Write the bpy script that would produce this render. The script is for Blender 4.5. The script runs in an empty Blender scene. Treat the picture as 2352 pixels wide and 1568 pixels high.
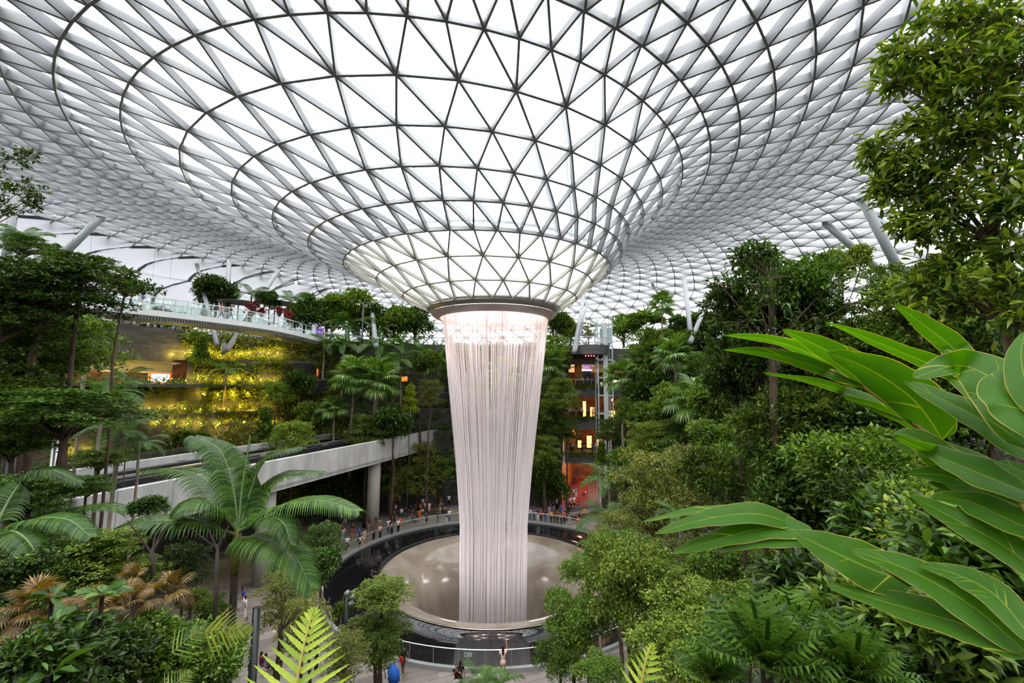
import bpy, bmesh, math, random
import numpy as np
from mathutils import Vector, Matrix
PI = math.pi
R = math.radians
scene = bpy.context.scene
COL = scene.collection

# ---------------------------------------------------------------- camera
FPX, PITCH, ROLL, CAMZ = 1020.0, R(6.0), R(0.3), 16.0
fw = Vector((0, math.cos(PITCH), math.sin(PITCH)))
up0 = Vector((0, -math.sin(PITCH), math.cos(PITCH)))
rt0 = Vector((1, 0, 0))
rt = rt0 * math.cos(ROLL) + up0 * math.sin(ROLL)
up = up0 * math.cos(ROLL) - rt0 * math.sin(ROLL)
cam_data = bpy.data.cameras.new('camera')
cam_data.sensor_width = 36.0
cam_data.lens = 36.0 * FPX / 2352.0
cam_data.clip_start = 0.05
cam_data.clip_end = 2000
cam = bpy.data.objects.new('camera', cam_data)
COL.objects.link(cam)
m = Matrix(((rt.x, up.x, -fw.x, 0), (rt.y, up.y, -fw.y, 0), (rt.z, up.z, -fw.z, CAMZ), (0, 0, 0, 1)))
cam.matrix_world = m
scene.camera = cam

# ---------------------------------------------------------------- sky, exposure
world = bpy.data.worlds.new('overcast_sky')
scene.world = world
world.use_nodes = True
wn = world.node_tree
wn.nodes.clear()
wo = wn.nodes.new('ShaderNodeOutputWorld')
bg = wn.nodes.new('ShaderNodeBackground')
bg.inputs['Color'].default_value = (0.93, 0.965, 1.0, 1)
bg.inputs['Strength'].default_value = 3.6
wtc = wn.nodes.new('ShaderNodeTexCoord'); wsp = wn.nodes.new('ShaderNodeSeparateXYZ')
wmr = wn.nodes.new('ShaderNodeMapRange'); wmr.inputs[1].default_value = -.03; wmr.inputs[2].default_value = .03
wmx = wn.nodes.new('ShaderNodeMixRGB'); wmx.inputs[1].default_value = (.07, .075, .07, 1); wmx.inputs[2].default_value = (0.97, 0.98, 1.0, 1)
wn.links.new(wtc.outputs['Generated'], wsp.inputs[0]); wn.links.new(wsp.outputs[2], wmr.inputs[0]); wn.links.new(wmr.outputs[0], wmx.inputs[0])
wn.links.new(wmx.outputs[0], bg.inputs['Color'])
wn.links.new(bg.outputs[0], wo.inputs[0])
sun = bpy.data.lights.new('sun', 'SUN')
sun.energy = 2.0
sun.angle = R(35)
sun.color = (1.0, 0.98, 0.95)
suno = bpy.data.objects.new('sun', sun)
suno.rotation_euler = (R(22), R(-14), 0)
COL.objects.link(suno)
scene.view_settings.view_transform = 'Standard'
scene.view_settings.look = 'None'
scene.view_settings.exposure = 0.62
scene.view_settings.gamma = 1.0
scene.view_settings.use_curve_mapping = False
cy = scene.cycles
cy.max_bounces = 6
cy.diffuse_bounces = 3
cy.glossy_bounces = 3
cy.transmission_bounces = 4
cy.transparent_max_bounces = 10
cy.use_denoising = True
cy.use_adaptive_sampling = True
cy.adaptive_threshold = 0.08
cy.adaptive_min_samples = 16
cy.sample_clamp_indirect = 6.0
cy.caustics_reflective = False
cy.caustics_refractive = False

# ---------------------------------------------------------------- pixel helpers (frame 2352 x 1568)
def ray(px, py):
    u, v = px - 1176.0, 784.0 - py
    return (rt * u + up * v + fw * FPX)
def atY(px, py, Y):
    d = ray(px, py)
    return Vector((d.x / d.y * Y, Y, CAMZ + d.z / d.y * Y))
def atZ(px, py, z):
    d = ray(px, py)
    k = (z - CAMZ) / d.z
    return Vector((d.x * k, d.y * k, z))

# ---------------------------------------------------------------- object helpers
def thing(name, label, cat, loc=(0, 0, 0), rotz=0.0, group=None, kind=None):
    o = bpy.data.objects.new(name, None)
    o.empty_display_size = 0.2
    COL.objects.link(o)
    o.location = loc
    o.rotation_euler = (0, 0, rotz)
    return tag(o, label, cat, group, kind)
def tag(o, label=None, cat=None, group=None, kind=None):
    if label: o['label'] = label
    if cat: o['category'] = cat
    if group: o['group'] = group
    if kind: o['kind'] = kind
    return o
def copy_tree(o, parent=None):
    c = o.copy()
    COL.objects.link(c)
    if parent is not None:
        c.parent = parent
    for ch in o.children:
        copy_tree(ch, c)
    return c
def mesh_obj(name, me, mat, parent=None, loc=None):
    o = bpy.data.objects.new(name, me)
    COL.objects.link(o)
    if mat is not None and not me.materials:
        for mm in (mat if isinstance(mat, (list, tuple)) else [mat]):
            me.materials.append(mm)
    if parent is not None:
        o.parent = parent
    if loc is not None:
        o.location = loc
    return o
def raw_mesh(name, V, F, smooth=False, mats=None):
    V = np.asarray(V, dtype=np.float32).reshape(-1, 3)
    me = bpy.data.meshes.new(name)
    if isinstance(F, np.ndarray) and F.ndim == 2:
        n, k = F.shape
        me.vertices.add(len(V)); me.vertices.foreach_set('co', V.ravel())
        me.loops.add(n * k); me.loops.foreach_set('vertex_index', F.astype(np.int32).ravel())
        me.polygons.add(n); me.polygons.foreach_set('loop_start', np.arange(0, n * k, k, dtype=np.int32))
        me.update(calc_edges=True)
    else:
        me.from_pydata([tuple(map(float, v)) for v in V], [], [tuple(f) for f in F])
    if smooth:
        me.polygons.foreach_set('use_smooth', np.ones(len(me.polygons), dtype=bool))
    if mats is not None:
        me.polygons.foreach_set('material_index', np.asarray(mats, dtype=np.int32))
    me.update()
    return me
class MB:
    def __init__(s):
        s.V = []; s.F = []; s.M = []
    def add(s, vs, fs, mi=0):
        b = len(s.V)
        s.V.extend([tuple(v) for v in vs])
        s.F.extend([tuple(i + b for i in f) for f in fs])
        s.M.extend([mi] * len(fs))
        return s
    def box(s, c, d, rz=0.0, mi=0):
        x, y, z = d[0] / 2, d[1] / 2, d[2] / 2
        cr, sr = math.cos(rz), math.sin(rz)
        vs = []
        for k in (-z, z):
            for (a, b) in ((-x, -y), (x, -y), (x, y), (-x, y)):
                vs.append((c[0] + a * cr - b * sr, c[1] + a * sr + b * cr, c[2] + k))
        return s.add(vs, [(3, 2, 1, 0), (4, 5, 6, 7), (0, 1, 5, 4), (1, 2, 6, 5), (2, 3, 7, 6), (3, 0, 4, 7)], mi)
    def bar(s, p, q, w, h, upv=(0, 0, 1), mi=0):
        p = Vector(p); q = Vector(q); t = (q - p).normalized()
        b = t.cross(Vector(upv))
        if b.length < 1e-5: b = Vector((1, 0, 0))
        b.normalize(); n = b.cross(t).normalized()
        vs = []
        for e in (p, q):
            for (i, j) in ((-1, -1), (1, -1), (1, 1), (-1, 1)):
                vs.append(e + b * (i * w / 2) + n * (j * h / 2))
        return s.add(vs, [(3, 2, 1, 0), (4, 5, 6, 7), (0, 1, 5, 4), (1, 2, 6, 5), (2, 3, 7, 6), (3, 0, 4, 7)], mi)
    def tube(s, pts, rad, n=8, mi=0, cap=True):
        pts = [Vector(p) for p in pts]
        if not isinstance(rad, (list, tuple)): rad = [rad] * len(pts)
        vs = []
        pn = None
        for i, p in enumerate(pts):
            a = pts[max(i - 1, 0)]; b = pts[min(i + 1, len(pts) - 1)]
            t = (b - a).normalized()
            if pn is None:
                pn = t.cross(Vector((0, 0, 1)))
                if pn.length < 1e-3: pn = t.cross(Vector((1, 0, 0)))
            pn = (pn - t * pn.dot(t)).normalized()
            bn = t.cross(pn)
            for k in range(n):
                a_ = 2 * PI * k / n
                vs.append(p + (pn * math.cos(a_) + bn * math.sin(a_)) * rad[i])
        fs = []
        for i in range(len(pts) - 1):
            for k in range(n):
                k2 = (k + 1) % n
                fs.append((i * n + k, i * n + k2, (i + 1) * n + k2, (i + 1) * n + k))
        if cap:
            fs.append(tuple(range(n - 1, -1, -1)))
            fs.append(tuple((len(pts) - 1) * n + k for k in range(n)))
        return s.add(vs, fs, mi)
    def lathe(s, prof, n=96, c=(0, 0), a0=0.0, a1=2 * PI, mi=0):
        full = abs(a1 - a0 - 2 * PI) < 1e-6
        m_ = n if full else n + 1
        vs = []
        for i in range(m_):
            a = a0 + (a1 - a0) * i / n
            for (r, z) in prof:
                vs.append((c[0] + r * math.cos(a), c[1] + r * math.sin(a), z))
        k = len(prof); fs = []
        for i in range(n):
            j = (i + 1) % m_
            for q in range(k - 1):
                fs.append((i * k + q, j * k + q, j * k + q + 1, i * k + q + 1))
        return s.add(vs, fs, mi)
    def build(s, name, mat, parent=None, smooth=False, loc=None):
        me = raw_mesh(name, s.V, s.F, smooth, s.M if len(set(s.M)) > 1 else None)
        return mesh_obj(name, me, mat, parent, loc)

# ---------------------------------------------------------------- materials
MATS = {}
def rgb(h):
    h = h.lstrip('#')
    c = [int(h[i:i + 2], 16) / 255 for i in (0, 2, 4)]
    return tuple(x / 12.92 if x <= .04045 else ((x + .055) / 1.055) ** 2.4 for x in c) + (1,)
def mat(name, col, rough=0.6, metal=0.0, spec=0.5, emit=None, estr=0.0, noise=None, bump=None):
    if name in MATS: return MATS[name]
    M = bpy.data.materials.new(name); M.use_nodes = True
    nt = M.node_tree; p = nt.nodes['Principled BSDF']
    c = rgb(col) if isinstance(col, str) else col
    p.inputs['Base Color'].default_value = c
    p.inputs['Roughness'].default_value = rough
    p.inputs['Metallic'].default_value = metal
    p.inputs['Specular IOR Level'].default_value = spec
    if emit:
        p.inputs['Emission Color'].default_value = rgb(emit); p.inputs['Emission Strength'].default_value = estr
    if noise:   # (scale, second colour, stretch xyz)
        tc = nt.nodes.new('ShaderNodeTexCoord'); mp = nt.nodes.new('ShaderNodeMapping')
        mp.inputs['Scale'].default_value = noise[2] if len(noise) > 2 else (1, 1, 1)
        nz = nt.nodes.new('ShaderNodeTexNoise'); nz.inputs['Scale'].default_value = noise[0]; nz.inputs['Detail'].default_value = 5
        rp = nt.nodes.new('ShaderNodeValToRGB')
        rp.color_ramp.elements[0].position = .35; rp.color_ramp.elements[1].position = .65
        rp.color_ramp.elements[0].color = c; rp.color_ramp.elements[1].color = rgb(noise[1])
        nt.links.new(tc.outputs['Object'], mp.inputs[0]); nt.links.new(mp.outputs[0], nz.inputs['Vector'])
        nt.links.new(nz.outputs['Fac'], rp.inputs[0]); nt.links.new(rp.outputs[0], p.inputs['Base Color'])
        if bump:
            bm_ = nt.nodes.new('ShaderNodeBump'); bm_.inputs['Strength'].default_value = bump
            nt.links.new(nz.outputs['Fac'], bm_.inputs['Height']); nt.links.new(bm_.outputs[0], p.inputs['Normal'])
    MATS[name] = M
    return M
def leafmat(name, c1, c2, trans=0.3, rough=0.42, spec=0.35):
    if name in MATS: return MATS[name]
    M = bpy.data.materials.new(name); M.use_nodes = True
    nt = M.node_tree; nt.nodes.clear(); N = nt.nodes.new; L = nt.links.new
    out = N('ShaderNodeOutputMaterial'); mx = N('ShaderNodeMixShader'); mx.inputs[0].default_value = trans
    p = N('ShaderNodeBsdfPrincipled'); p.inputs['Roughness'].default_value = rough
    p.inputs['Specular IOR Level'].default_value = spec
    tr = N('ShaderNodeBsdfTranslucent'); g = N('ShaderNodeNewGeometry')
    oi = N('ShaderNodeObjectInfo')
    rp = N('ShaderNodeValToRGB'); warm = lambda h: (lambda c: (min(1, c[0] * 1.22), c[1] * 1.0, c[2] * .55, 1))(rgb(h))
    rp.color_ramp.elements[0].color = warm(c1); rp.color_ramp.elements[1].color = warm(c2)
    rp.color_ramp.elements[0].position = .15; rp.color_ramp.elements[1].position = 1.0
    hs = N('ShaderNodeHueSaturation')
    mr = N('ShaderNodeMapRange'); mr.inputs[3].default_value = .46; mr.inputs[4].default_value = .98; hs.inputs['Saturation'].default_value = .93; hs.inputs['Hue'].default_value = .492
    L(g.outputs['Random Per Island'], rp.inputs[0]); L(rp.outputs[0], hs.inputs['Color'])
    L(oi.outputs['Random'], mr.inputs[0]); L(mr.outputs[0], hs.inputs['Value'])
    mul = N('ShaderNodeMixRGB'); mul.blend_type = 'MULTIPLY'; mul.inputs[0].default_value = 1
    mul.inputs[2].default_value = (1.5, 1.5, .6, 1)
    L(hs.outputs[0], p.inputs['Base Color']); L(hs.outputs[0], mul.inputs[1]); L(mul.outputs[0], tr.inputs[0])
    L(p.outputs[0], mx.inputs[1]); L(tr.outputs[0], mx.inputs[2]); L(mx.outputs[0], out.inputs[0])
    MATS[name] = M
    return M
def glassmat(name, tint, gloss=0.06, frit=0.0, rough=0.02):
    M = bpy.data.materials.new(name); M.use_nodes = True
    nt = M.node_tree; nt.nodes.clear(); N = nt.nodes.new; L = nt.links.new
    out = N('ShaderNodeOutputMaterial'); t = N('ShaderNodeBsdfTransparent'); t.inputs[0].default_value = tint
    g = N('ShaderNodeBsdfGlossy'); g.inputs['Roughness'].default_value = rough
    m1 = N('ShaderNodeMixShader'); m1.inputs[0].default_value = gloss
    L(t.outputs[0], m1.inputs[1]); L(g.outputs[0], m1.inputs[2])
    if frit:
        d = N('ShaderNodeBsdfDiffuse'); d.inputs[0].default_value = (.9, .92, .92, 1)
        tl = N('ShaderNodeBsdfTranslucent'); tl.inputs[0].default_value = (.92, .95, .96, 1)
        m2 = N('ShaderNodeMixShader'); m2.inputs[0].default_value = .5
        L(d.outputs[0], m2.inputs[1]); L(tl.outputs[0], m2.inputs[2])
        m3 = N('ShaderNodeMixShader'); m3.inputs[0].default_value = frit
        L(m1.outputs[0], m3.inputs[1]); L(m2.outputs[0], m3.inputs[2]); L(m3.outputs[0], out.inputs[0])
    else:
        L(m1.outputs[0], out.inputs[0])
    return M
M_steel = mat('white_steel', (.235, .24, .25, 1), .5)
M_steel_in = mat('ivory_steel', (.30, .29, .245, 1), .5)
M_strut = mat('grey_column_paint', (.22, .235, .24, 1), .45)
M_roofglass = glassmat('roof_glass', (.95, .975, .98, 1), .05, .22)
M_clear = glassmat('rail_glass', (.90, .95, .94, 1), .05)
M_pipe = mat('pale_pipe', (.62, .70, .72, 1), .35)
M_fabric = bpy.data.materials.new('white_fabric'); M_fabric.use_nodes = True
_n = M_fabric.node_tree; _p = _n.nodes['Principled BSDF']; _p.inputs['Base Color'].default_value = (.6, .6, .62, 1); _p.inputs['Roughness'].default_value = .9
_t = _n.nodes.new('ShaderNodeBsdfTranslucent'); _t.inputs[0].default_value = (.27, .27, .285, 1); _m = _n.nodes.new('ShaderNodeMixShader'); _m.inputs[0].default_value = .55
_n.links.new(_p.outputs[0], _m.inputs[1]); _n.links.new(_t.outputs[0], _m.inputs[2]); _n.links.new(_m.outputs[0], _n.nodes['Material Output'].inputs[0])
M_seam = mat('seam_steel', (.32, .33, .34, 1), .5)
M_black = mat('polished_black_stone', (.006, .006, .007, 1), .06, spec=.7)
M_collar = mat('bronze_collar', (.20, .165, .14, 1), .35, metal=.3)
M_concrete = mat('guideway_concrete', (.56, .56, .55, 1), .6, noise=(1.2, '#a9a9a6', (1, 1, .3)))
M_track = mat('track_dark', (.012, .012, .014, 1), .5, noise=(2.0, '#242528'))
M_rail = mat('rail_metal', (.55, .55, .54, 1), .3, metal=.8)
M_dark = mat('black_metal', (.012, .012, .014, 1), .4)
M_soil = mat('planting_soil', (.035, .026, .018, 1), .95, noise=(3, '#2c2a17'))
M_bark = mat('brown_bark', (.10, .062, .040, 1), .9, noise=(9, '#3a2a20', (1, 1, .3)), bump=.4)
M_barkp = mat('pale_bark', (.30, .25, .19, 1), .85, noise=(6, '#6e5f4c', (1, 1, .25)), bump=.3)
M_barkd = mat('dark_bark', (.045, .03, .022, 1), .9, noise=(9, '#241a14', (1, 1, .3)), bump=.4)

def brickmat(name, c1, c2, cm, scale, bw=.6, bh=.25, rough=.8):
    M = bpy.data.materials.new(name); M.use_nodes = True
    nt = M.node_tree; p = nt.nodes['Principled BSDF']; N = nt.nodes.new; L = nt.links.new
    p.inputs['Roughness'].default_value = rough
    uv = N('ShaderNodeUVMap'); b = N('ShaderNodeTexBrick')
    b.inputs['Color1'].default_value = rgb(c1); b.inputs['Color2'].default_value = rgb(c2); b.inputs['Mortar'].default_value = rgb(cm)
    b.inputs['Scale'].default_value = scale; b.inputs['Brick Width'].default_value = bw; b.inputs['Row Height'].default_value = bh
    b.inputs['Mortar Size'].default_value = .012
    nz = N('ShaderNodeTexNoise'); nz.inputs['Scale'].default_value = 1.7; nz.inputs['Detail'].default_value = 6
    mx = N('ShaderNodeMixRGB'); mx.blend_type = 'MULTIPLY'; mx.inputs[0].default_value = .6
    L(uv.outputs[0], b.inputs['Vector']); L(uv.outputs[0], nz.inputs['Vector'])
    L(b.outputs['Color'], mx.inputs[1]); L(nz.outputs['Fac'], mx.inputs[2]); L(mx.outputs[0], p.inputs['Base Color'])
    return M
M_stone = brickmat('grey_ledge_stone', '#565350', '#3e3c3a', '#262524', 1.0, 1.1, .32)
M_paver = brickmat('deck_pavers', '#a59b92', '#82786f', '#6b625a', 1.0, 2.2, .28, .55)
M_cream = mat('cream_soffit', (.60, .52, .36, 1), .7)
def uvmesh(o, f):
    me = o.data
    uv = me.uv_layers.new(name='UVMap')
    for l in me.loops:
        co = me.vertices[l.vertex_index].co
        uv.data[l.index].uv = f(co)
    return o

# ---------------------------------------------------------------- roof: glass toroid over a steel triangle grid
CX, CY = -1.5, 41.3
S = 41.3 / 40.8
RZ = [(5.95, 7.30, -1.8), (7.9, 8.3, -2.05), (9.75, 9.6, -2.5), (11.8, 10.85, -3.1), (13.7, 12.05, -4.03), (15.35, 13.45, -5.1),
      (17.4, 14.8, -5.95), (19.8, 16.0, -6.85), (22.2, 17.25, -7.75), (24.7, 17.9, -8.3), (26.8, 18.3, -8.5), (29.15, 18.8, -8.87)]
ROOF = [(r * S, z * S + CAMZ, c * S) for r, z, c in RZ]
zr = ROOF[-1][1]
r0_ = ROOF[-1][0]
k = 0
while ROOF[-1][0] < 74:
    r_ = ROOF[-1][0] + 2.4; k += 1
    z_ = 37.0 - (37.0 - zr) * ((43 - r_) / (43 - r0_)) ** 2 if r_ < 43 else 37.0 - 13.0 * ((r_ - 43) / 31.0) ** 2
    ROOF.append((r_, z_, -8.98 - 6.5 * min(1, (r_ - r0_) / 40)))
NK = len(ROOF)
def ncount(k): return 24 if k < 3 else (48 if k < 8 else 96)
WARP = {0: 0, 1: 0, 2: 0, 3: .02, 4: .05, 5: .12, 6: .16, 7: .19}
def rpt(k, a, dz=0.0):
    r, z, cx = ROOF[k]
    w = WARP.get(k, .22 if k < 13 else max(0.0, .22 - (k - 12) * .02))
    t = a + PI / 2          # 0 at the side nearest the camera (-90 deg)
    a2 = a + w * math.sin(t)
    return Vector((cx + r * math.cos(a2), CY + r * math.sin(a2), z + dz))
def phase(k):
    n = ncount(k)
    if k < 3: return (k % 2) * .5 * 2 * PI / n + .04
    if k < 8: return ((k - 3) % 2) * .5 * 2 * PI / n + .04
    return ((k - 8) % 2) * .5 * 2 * PI / n + .04
def rnode(k, j):
    n = ncount(k)
    return rpt(k, -PI / 2 + 2 * PI * j / n + phase(k))
def rnorm(k, a):
    p = rpt(k, a); t = rpt(k, a + .02) - rpt(k, a - .02)
    u = rpt(min(k + 1, NK - 1), a) - rpt(max(k - 1, 0), a)
    n = t.cross(u).normalized()
    return n if n.z > 0 else -n
nodes = []
for k in range(NK):
    n = ncount(k)
    nodes.append([(rnode(k, j), rnorm(k, -PI / 2 + 2 * PI * j / n + phase(k))) for j in range(n)])
def links(k):
    """edges between ring k and k+1 as index pairs, plus triangles"""
    n, m_ = ncount(k), ncount(k + 1)
    E_, T_ = [], []
    if n == m_:
        # ring k+1 is shifted by half a panel forward or back
        sh = phase(k + 1) - phase(k)
        for j in range(n):
            if sh > 0: a, b = (j - 1) % n, j
            else: a, b = j, (j + 1) % n
            E_ += [(j, a), (j, b)]
            T_.append(((k, j), (k + 1, a), (k + 1, b)))
            if sh > 0: T_.append(((k, j), (k + 1, b), (k, (j + 1) % n)))
            else: T_.append(((k, j), (k + 1, b), (k, (j + 1) % n)))
    else:
        for j in range(n):
            # nearest node in the doubled ring
            a0 = 2 * PI * j / n + phase(k)
            q = round((a0 - phase(k + 1)) / (2 * PI / m_))
            c = [(q - 1) % m_, q % m_, (q + 1) % m_]
            for i in c: E_.append((j, i))
            T_ += [((k, j), (k + 1, c[0]), (k + 1, c[1])), ((k, j), (k + 1, c[1]), (k + 1, c[2])), ((k, j), (k + 1, c[2]), (k, (j + 1) % n))]
    return E_, T_
ceiling = thing('ceiling', None, None)
ceiling['kind'] = 'structure'
def beam(mb, A, B, w, d, mi=0):
    (p, n1), (q, n2) = A, B
    t = (q - p).normalized()
    b1 = t.cross(n1).normalized() * (w / 2); b2 = t.cross(n2).normalized() * (w / 2)
    vs = [p - b1, p + b1, p + b1 - n1 * d, p - b1 - n1 * d, q - b2, q + b2, q + b2 - n2 * d, q - b2 - n2 * d]
    mb.add(vs, [(0, 1, 5, 4), (1, 2, 6, 5), (2, 3, 7, 6), (3, 0, 4, 7)], mi)
steel = MB(); steel_in = MB(); pipes = MB()
GV = []; GF = []
base = []
for k in range(NK):
    base.append(len(GV)); GV += [tuple(p + n * .06) for p, n in nodes[k]]
def blind_at(k, a):     # sector where white fabric hangs under the outer grid (left of the camera)
    a = a % (2 * PI)
    return k >= 18 and R(112) < a < R(232) and k >= 18 + max(0, (R(140) - a) * 7)
for k in range(NK):
    n = ncount(k)
    w, d = (.11, .26) if k < 3 else ((.12, .42) if k < 9 else (.13, .62))
    mb = steel_in if k < 3 else steel
    for j in range(n):
        a = -PI / 2 + 2 * PI * j / n
        if blind_at(k, a) and blind_at(k, a + .1) and k > 18: continue
        beam(mb, nodes[k][j], nodes[k][(j + 1) % n], w, d)
    if k < NK - 1:
        E_, T_ = links(k)
        for (i, j) in E_:
            a = -PI / 2 + 2 * PI * i / n
            if blind_at(k, a) and k > 18: continue
            beam(mb, nodes[k][i], nodes[k + 1][j], w, d)
        for t in T_:
            GF.append(tuple(base[q] + i for q, i in t))
        if 3 <= k < 15:
            for idx, (i, j) in enumerate(E_):
                if ncount(k) == ncount(k + 1) and idx % 2 == 0:
                    (p, n1), (q, n2) = nodes[k][i], nodes[k + 1][j]
                    pipes.tube([p + n1 * .5, q + n2 * .5], .11, 6, cap=False)
pipes.lathe([(ROOF[3][0] - .1 + .14 * math.cos(t), ROOF[3][1] + .5 + .14 * math.sin(t)) for t in np.linspace(0, 2 * PI, 9)], 96, (ROOF[3][2], CY))
steel.build('steel_rib_grid', M_steel, ceiling)
steel_in.build('funnel_rib_grid', M_steel_in, ceiling)
pipes.build('rain_pipe', M_pipe, ceiling)
mesh_obj('glass_panes', raw_mesh('glass_panes', GV, GF), M_roofglass, ceiling)
# white fabric blinds with dark seams under the outer left roof
fab = MB(); seam = MB()
A0, A1, NA = R(112), R(232), 16
def blind_pt(k, a, sag=0.0):
    p = rpt(k, a); return Vector((p.x, p.y, p.z - .35 - sag))
for q in range(NA):
    a0 = A0 + (A1 - A0) * q / NA; a1 = A0 + (A1 - A0) * (q + 1) / NA
    k0 = 18 + (max(0, (R(140) - a0) * 7))
    kk = 18 + int(max(0, (R(140) - a0) * 7))
    while kk < NK - 1:
        k1 = min(kk + 4, NK - 1)
        st = 6; vs = []
        for i in range(st + 1):
            for j in range(st + 1):
                f = kk + (k1 - kk) * i / st; fi = int(f); ff = f - fi
                a = a0 + (a1 - a0) * j / st + .03 * math.sin(i / st * PI)
                p = blind_pt(fi, a).lerp(blind_pt(min(fi + 1, NK - 1), a), ff)
                s_ = 1.3 * math.sin(PI * i / st) * math.sin(PI * j / st)
                vs.append(p - Vector((0, 0, s_)))
        fs = [(i * (st + 1) + j, i * (st + 1) + j + 1, (i + 1) * (st + 1) + j + 1, (i + 1) * (st + 1) + j) for i in range(st) for j in range(st)]
        fab.add(vs, fs)
        for j in (0, st):
            for i in range(st):
                seam.bar(vs[i * (st + 1) + j] + Vector((0, 0, .1)), vs[(i + 1) * (st + 1) + j] + Vector((0, 0, -.05)), .45, .25)
        for i in (0,):
            for j in range(st):
                seam.bar(vs[i * (st + 1) + j] + Vector((0, 0, .1)), vs[i * (st + 1) + j + 1] + Vector((0, 0, .1)), .12, .12)
        kk = k1
fab.build('fabric_blind', M_fabric, ceiling, smooth=True)
seam.build('blind_seam', M_seam, ceiling)
def roof_hit(px, py):
    """follow the sight line until it meets the roof surface"""
    d = ray(px, py); d = d / d.y
    Y = 10.0
    while Y < 130:
        x, z = d.x * Y, CAMZ + d.z * Y
        for k in range(12, NK - 1):
            r1 = math.hypot(x - ROOF[k][2], Y - CY); r2 = math.hypot(x - ROOF[k + 1][2], Y - CY)
            if r1 >= ROOF[k][0] and r2 < ROOF[k + 1][0]:
                if z >= min(ROOF[k][1], ROOF[k + 1][1]) - .3: return Vector((x, Y, z))
        Y += .5
    return Vector((d.x * 95, 95, CAMZ + d.z * 95))
# ---------------------------------------------------------------- ring collar and waterfall
ZR = ROOF[0][1]
RC = (-1.72, CY)
PC = (-1.45, CY)
ring = thing('oculus_collar', 'bronze-grey ring collar at the foot of the glass funnel where the waterfall drops', 'ring', (RC[0], RC[1], ZR))
MB().lathe([(5.75, .14), (6.15, .12), (6.22, -.04), (5.9, -.50), (5.86, -.55)], 96).build('upper_band', M_collar, ring, True)
MB().lathe([(5.86, -.58), (5.6, -.84), (5.25, -1.02), (5.02, -1.05), (4.98, -.95), (5.0, -.55)], 96).build('lower_band', mat('collar_lower', (.36, .29, .27, 1), .4), ring, True)
gr = MB()
for i in range(48):
    a = 2 * PI * i / 48
    c, s_ = math.cos(a), math.sin(a)
    gr.bar((6.19 * c, 6.19 * s_, .02), (5.88 * c, 5.88 * s_, -.52), .03, .03)
gr.build('panel_joint', M_dark, ring)
MB().lathe([(5.0, -.62), (4.7, -.35), (4.0, -.25), (3.9, .05), (2.2, .1), (0.02, .12)], 96).build('nozzle_dish', mat('dish_white', (.9, .84, .80, 1), .5), ring, True)
dt = MB()
for i in range(12):
    a = 2 * PI * i / 12
    dt.box((.75 * math.cos(a), .75 * math.sin(a), .03), (.28, .1, .06), a + PI / 2)
dt.build('nozzle_slot', M_collar, ring)
def lamp(name, kind, loc, power, color, size=.1, rot=None, **kw):
    L_ = bpy.data.lights.new(name, kind); L_.energy = power; L_.color = color
    if kind == 'AREA': L_.size = size
    elif kind in ('POINT', 'SPOT'): L_.shadow_soft_size = size
    for a, b in kw.items(): setattr(L_, a, b)
    o = bpy.data.objects.new(name, L_); o.location = loc
    if rot: o.rotation_euler = rot
    COL.objects.link(o); return o
for i in range(6):
    a = 2 * PI * i / 6
    lamp('dish_light', 'POINT', (RC[0] + 3.0 * math.cos(a), RC[1] + 3.0 * math.sin(a), ZR - .75), 170, (1, .80, .74), .3)
WP = [(-7, 2.9), (-4, 2.94), (4, 3.02), (9, 3.45), (13.7, 3.98), (18, 4.47), (21, 4.80), (22.9, 4.98)]
WPz = np.array([a for a, b in WP]); WPr = np.array([b for a, b in WP])
rng = np.random.default_rng(5)
def water_mesh(n, wmin, wmax, rmin, rmax, seed):
    g = np.random.default_rng(seed)
    zs = np.linspace(-6.5, ZR - .7, 18)
    rad = np.interp(zs, WPz, WPr)
    V = []; F = []
    for i in range(n):
        a = g.uniform(0, 2 * PI); w = g.uniform(wmin, wmax) * .5; q = g.uniform(rmin, rmax) ** .8
        zt = len(zs) if g.uniform() < .75 else int(g.integers(9, 16))
        zb = 0 if g.uniform() < .8 else int(g.integers(1, 8))
        da = g.uniform(-.05, .05); b = len(V)
        for m_, j in enumerate(range(zb, zt)):
            t = (zs[j] + 6.5) / 29.0
            qq = q + (1 - q) * t * .7
            aa = a + da * (1 - t); r = rad[j] * qq
            ww = w * (1 + .8 * (1 - t)) * (1 if 0 < j else .8)
            for s_ in range(3):
                p = aa + 0; o = 2 * PI * s_ / 3
                V.append((math.cos(p) * r + ww * math.cos(o + aa), math.sin(p) * r + ww * math.sin(o + aa), zs[j]))
        L_ = zt - zb
        for m_ in range(L_ - 1):
            for s_ in range(3):
                s2 = (s_ + 1) % 3
                F.append((b + m_ * 3 + s_, b + m_ * 3 + s2, b + m_ * 3 + 3 + s2, b + m_ * 3 + 3 + s_))
    return raw_mesh('falling_water', V, np.array(F), True)
def watermat(name, col, tr=.5):
    M = bpy.data.materials.new(name); M.use_nodes = True; nt = M.node_tree; nt.nodes.clear(); N = nt.nodes.new; L = nt.links.new
    out = N('ShaderNodeOutputMaterial'); d = N('ShaderNodeBsdfDiffuse'); d.inputs[0].default_value = col
    t = N('ShaderNodeBsdfTranslucent'); t.inputs[0].default_value = col
    m_ = N('ShaderNodeMixShader'); m_.inputs[0].default_value = tr
    L(d.outputs[0], m_.inputs[1]); L(t.outputs[0], m_.inputs[2]); L(m_.outputs[0], out.inputs[0]); return M
M_water = watermat('falling_water_strands', (.97, .93, .935, 1))
wf = thing('waterfall', 'tall round waterfall pouring from the ring collar into the sunken bowl', 'waterfall', (RC[0] + .18, RC[1], 0))
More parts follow.
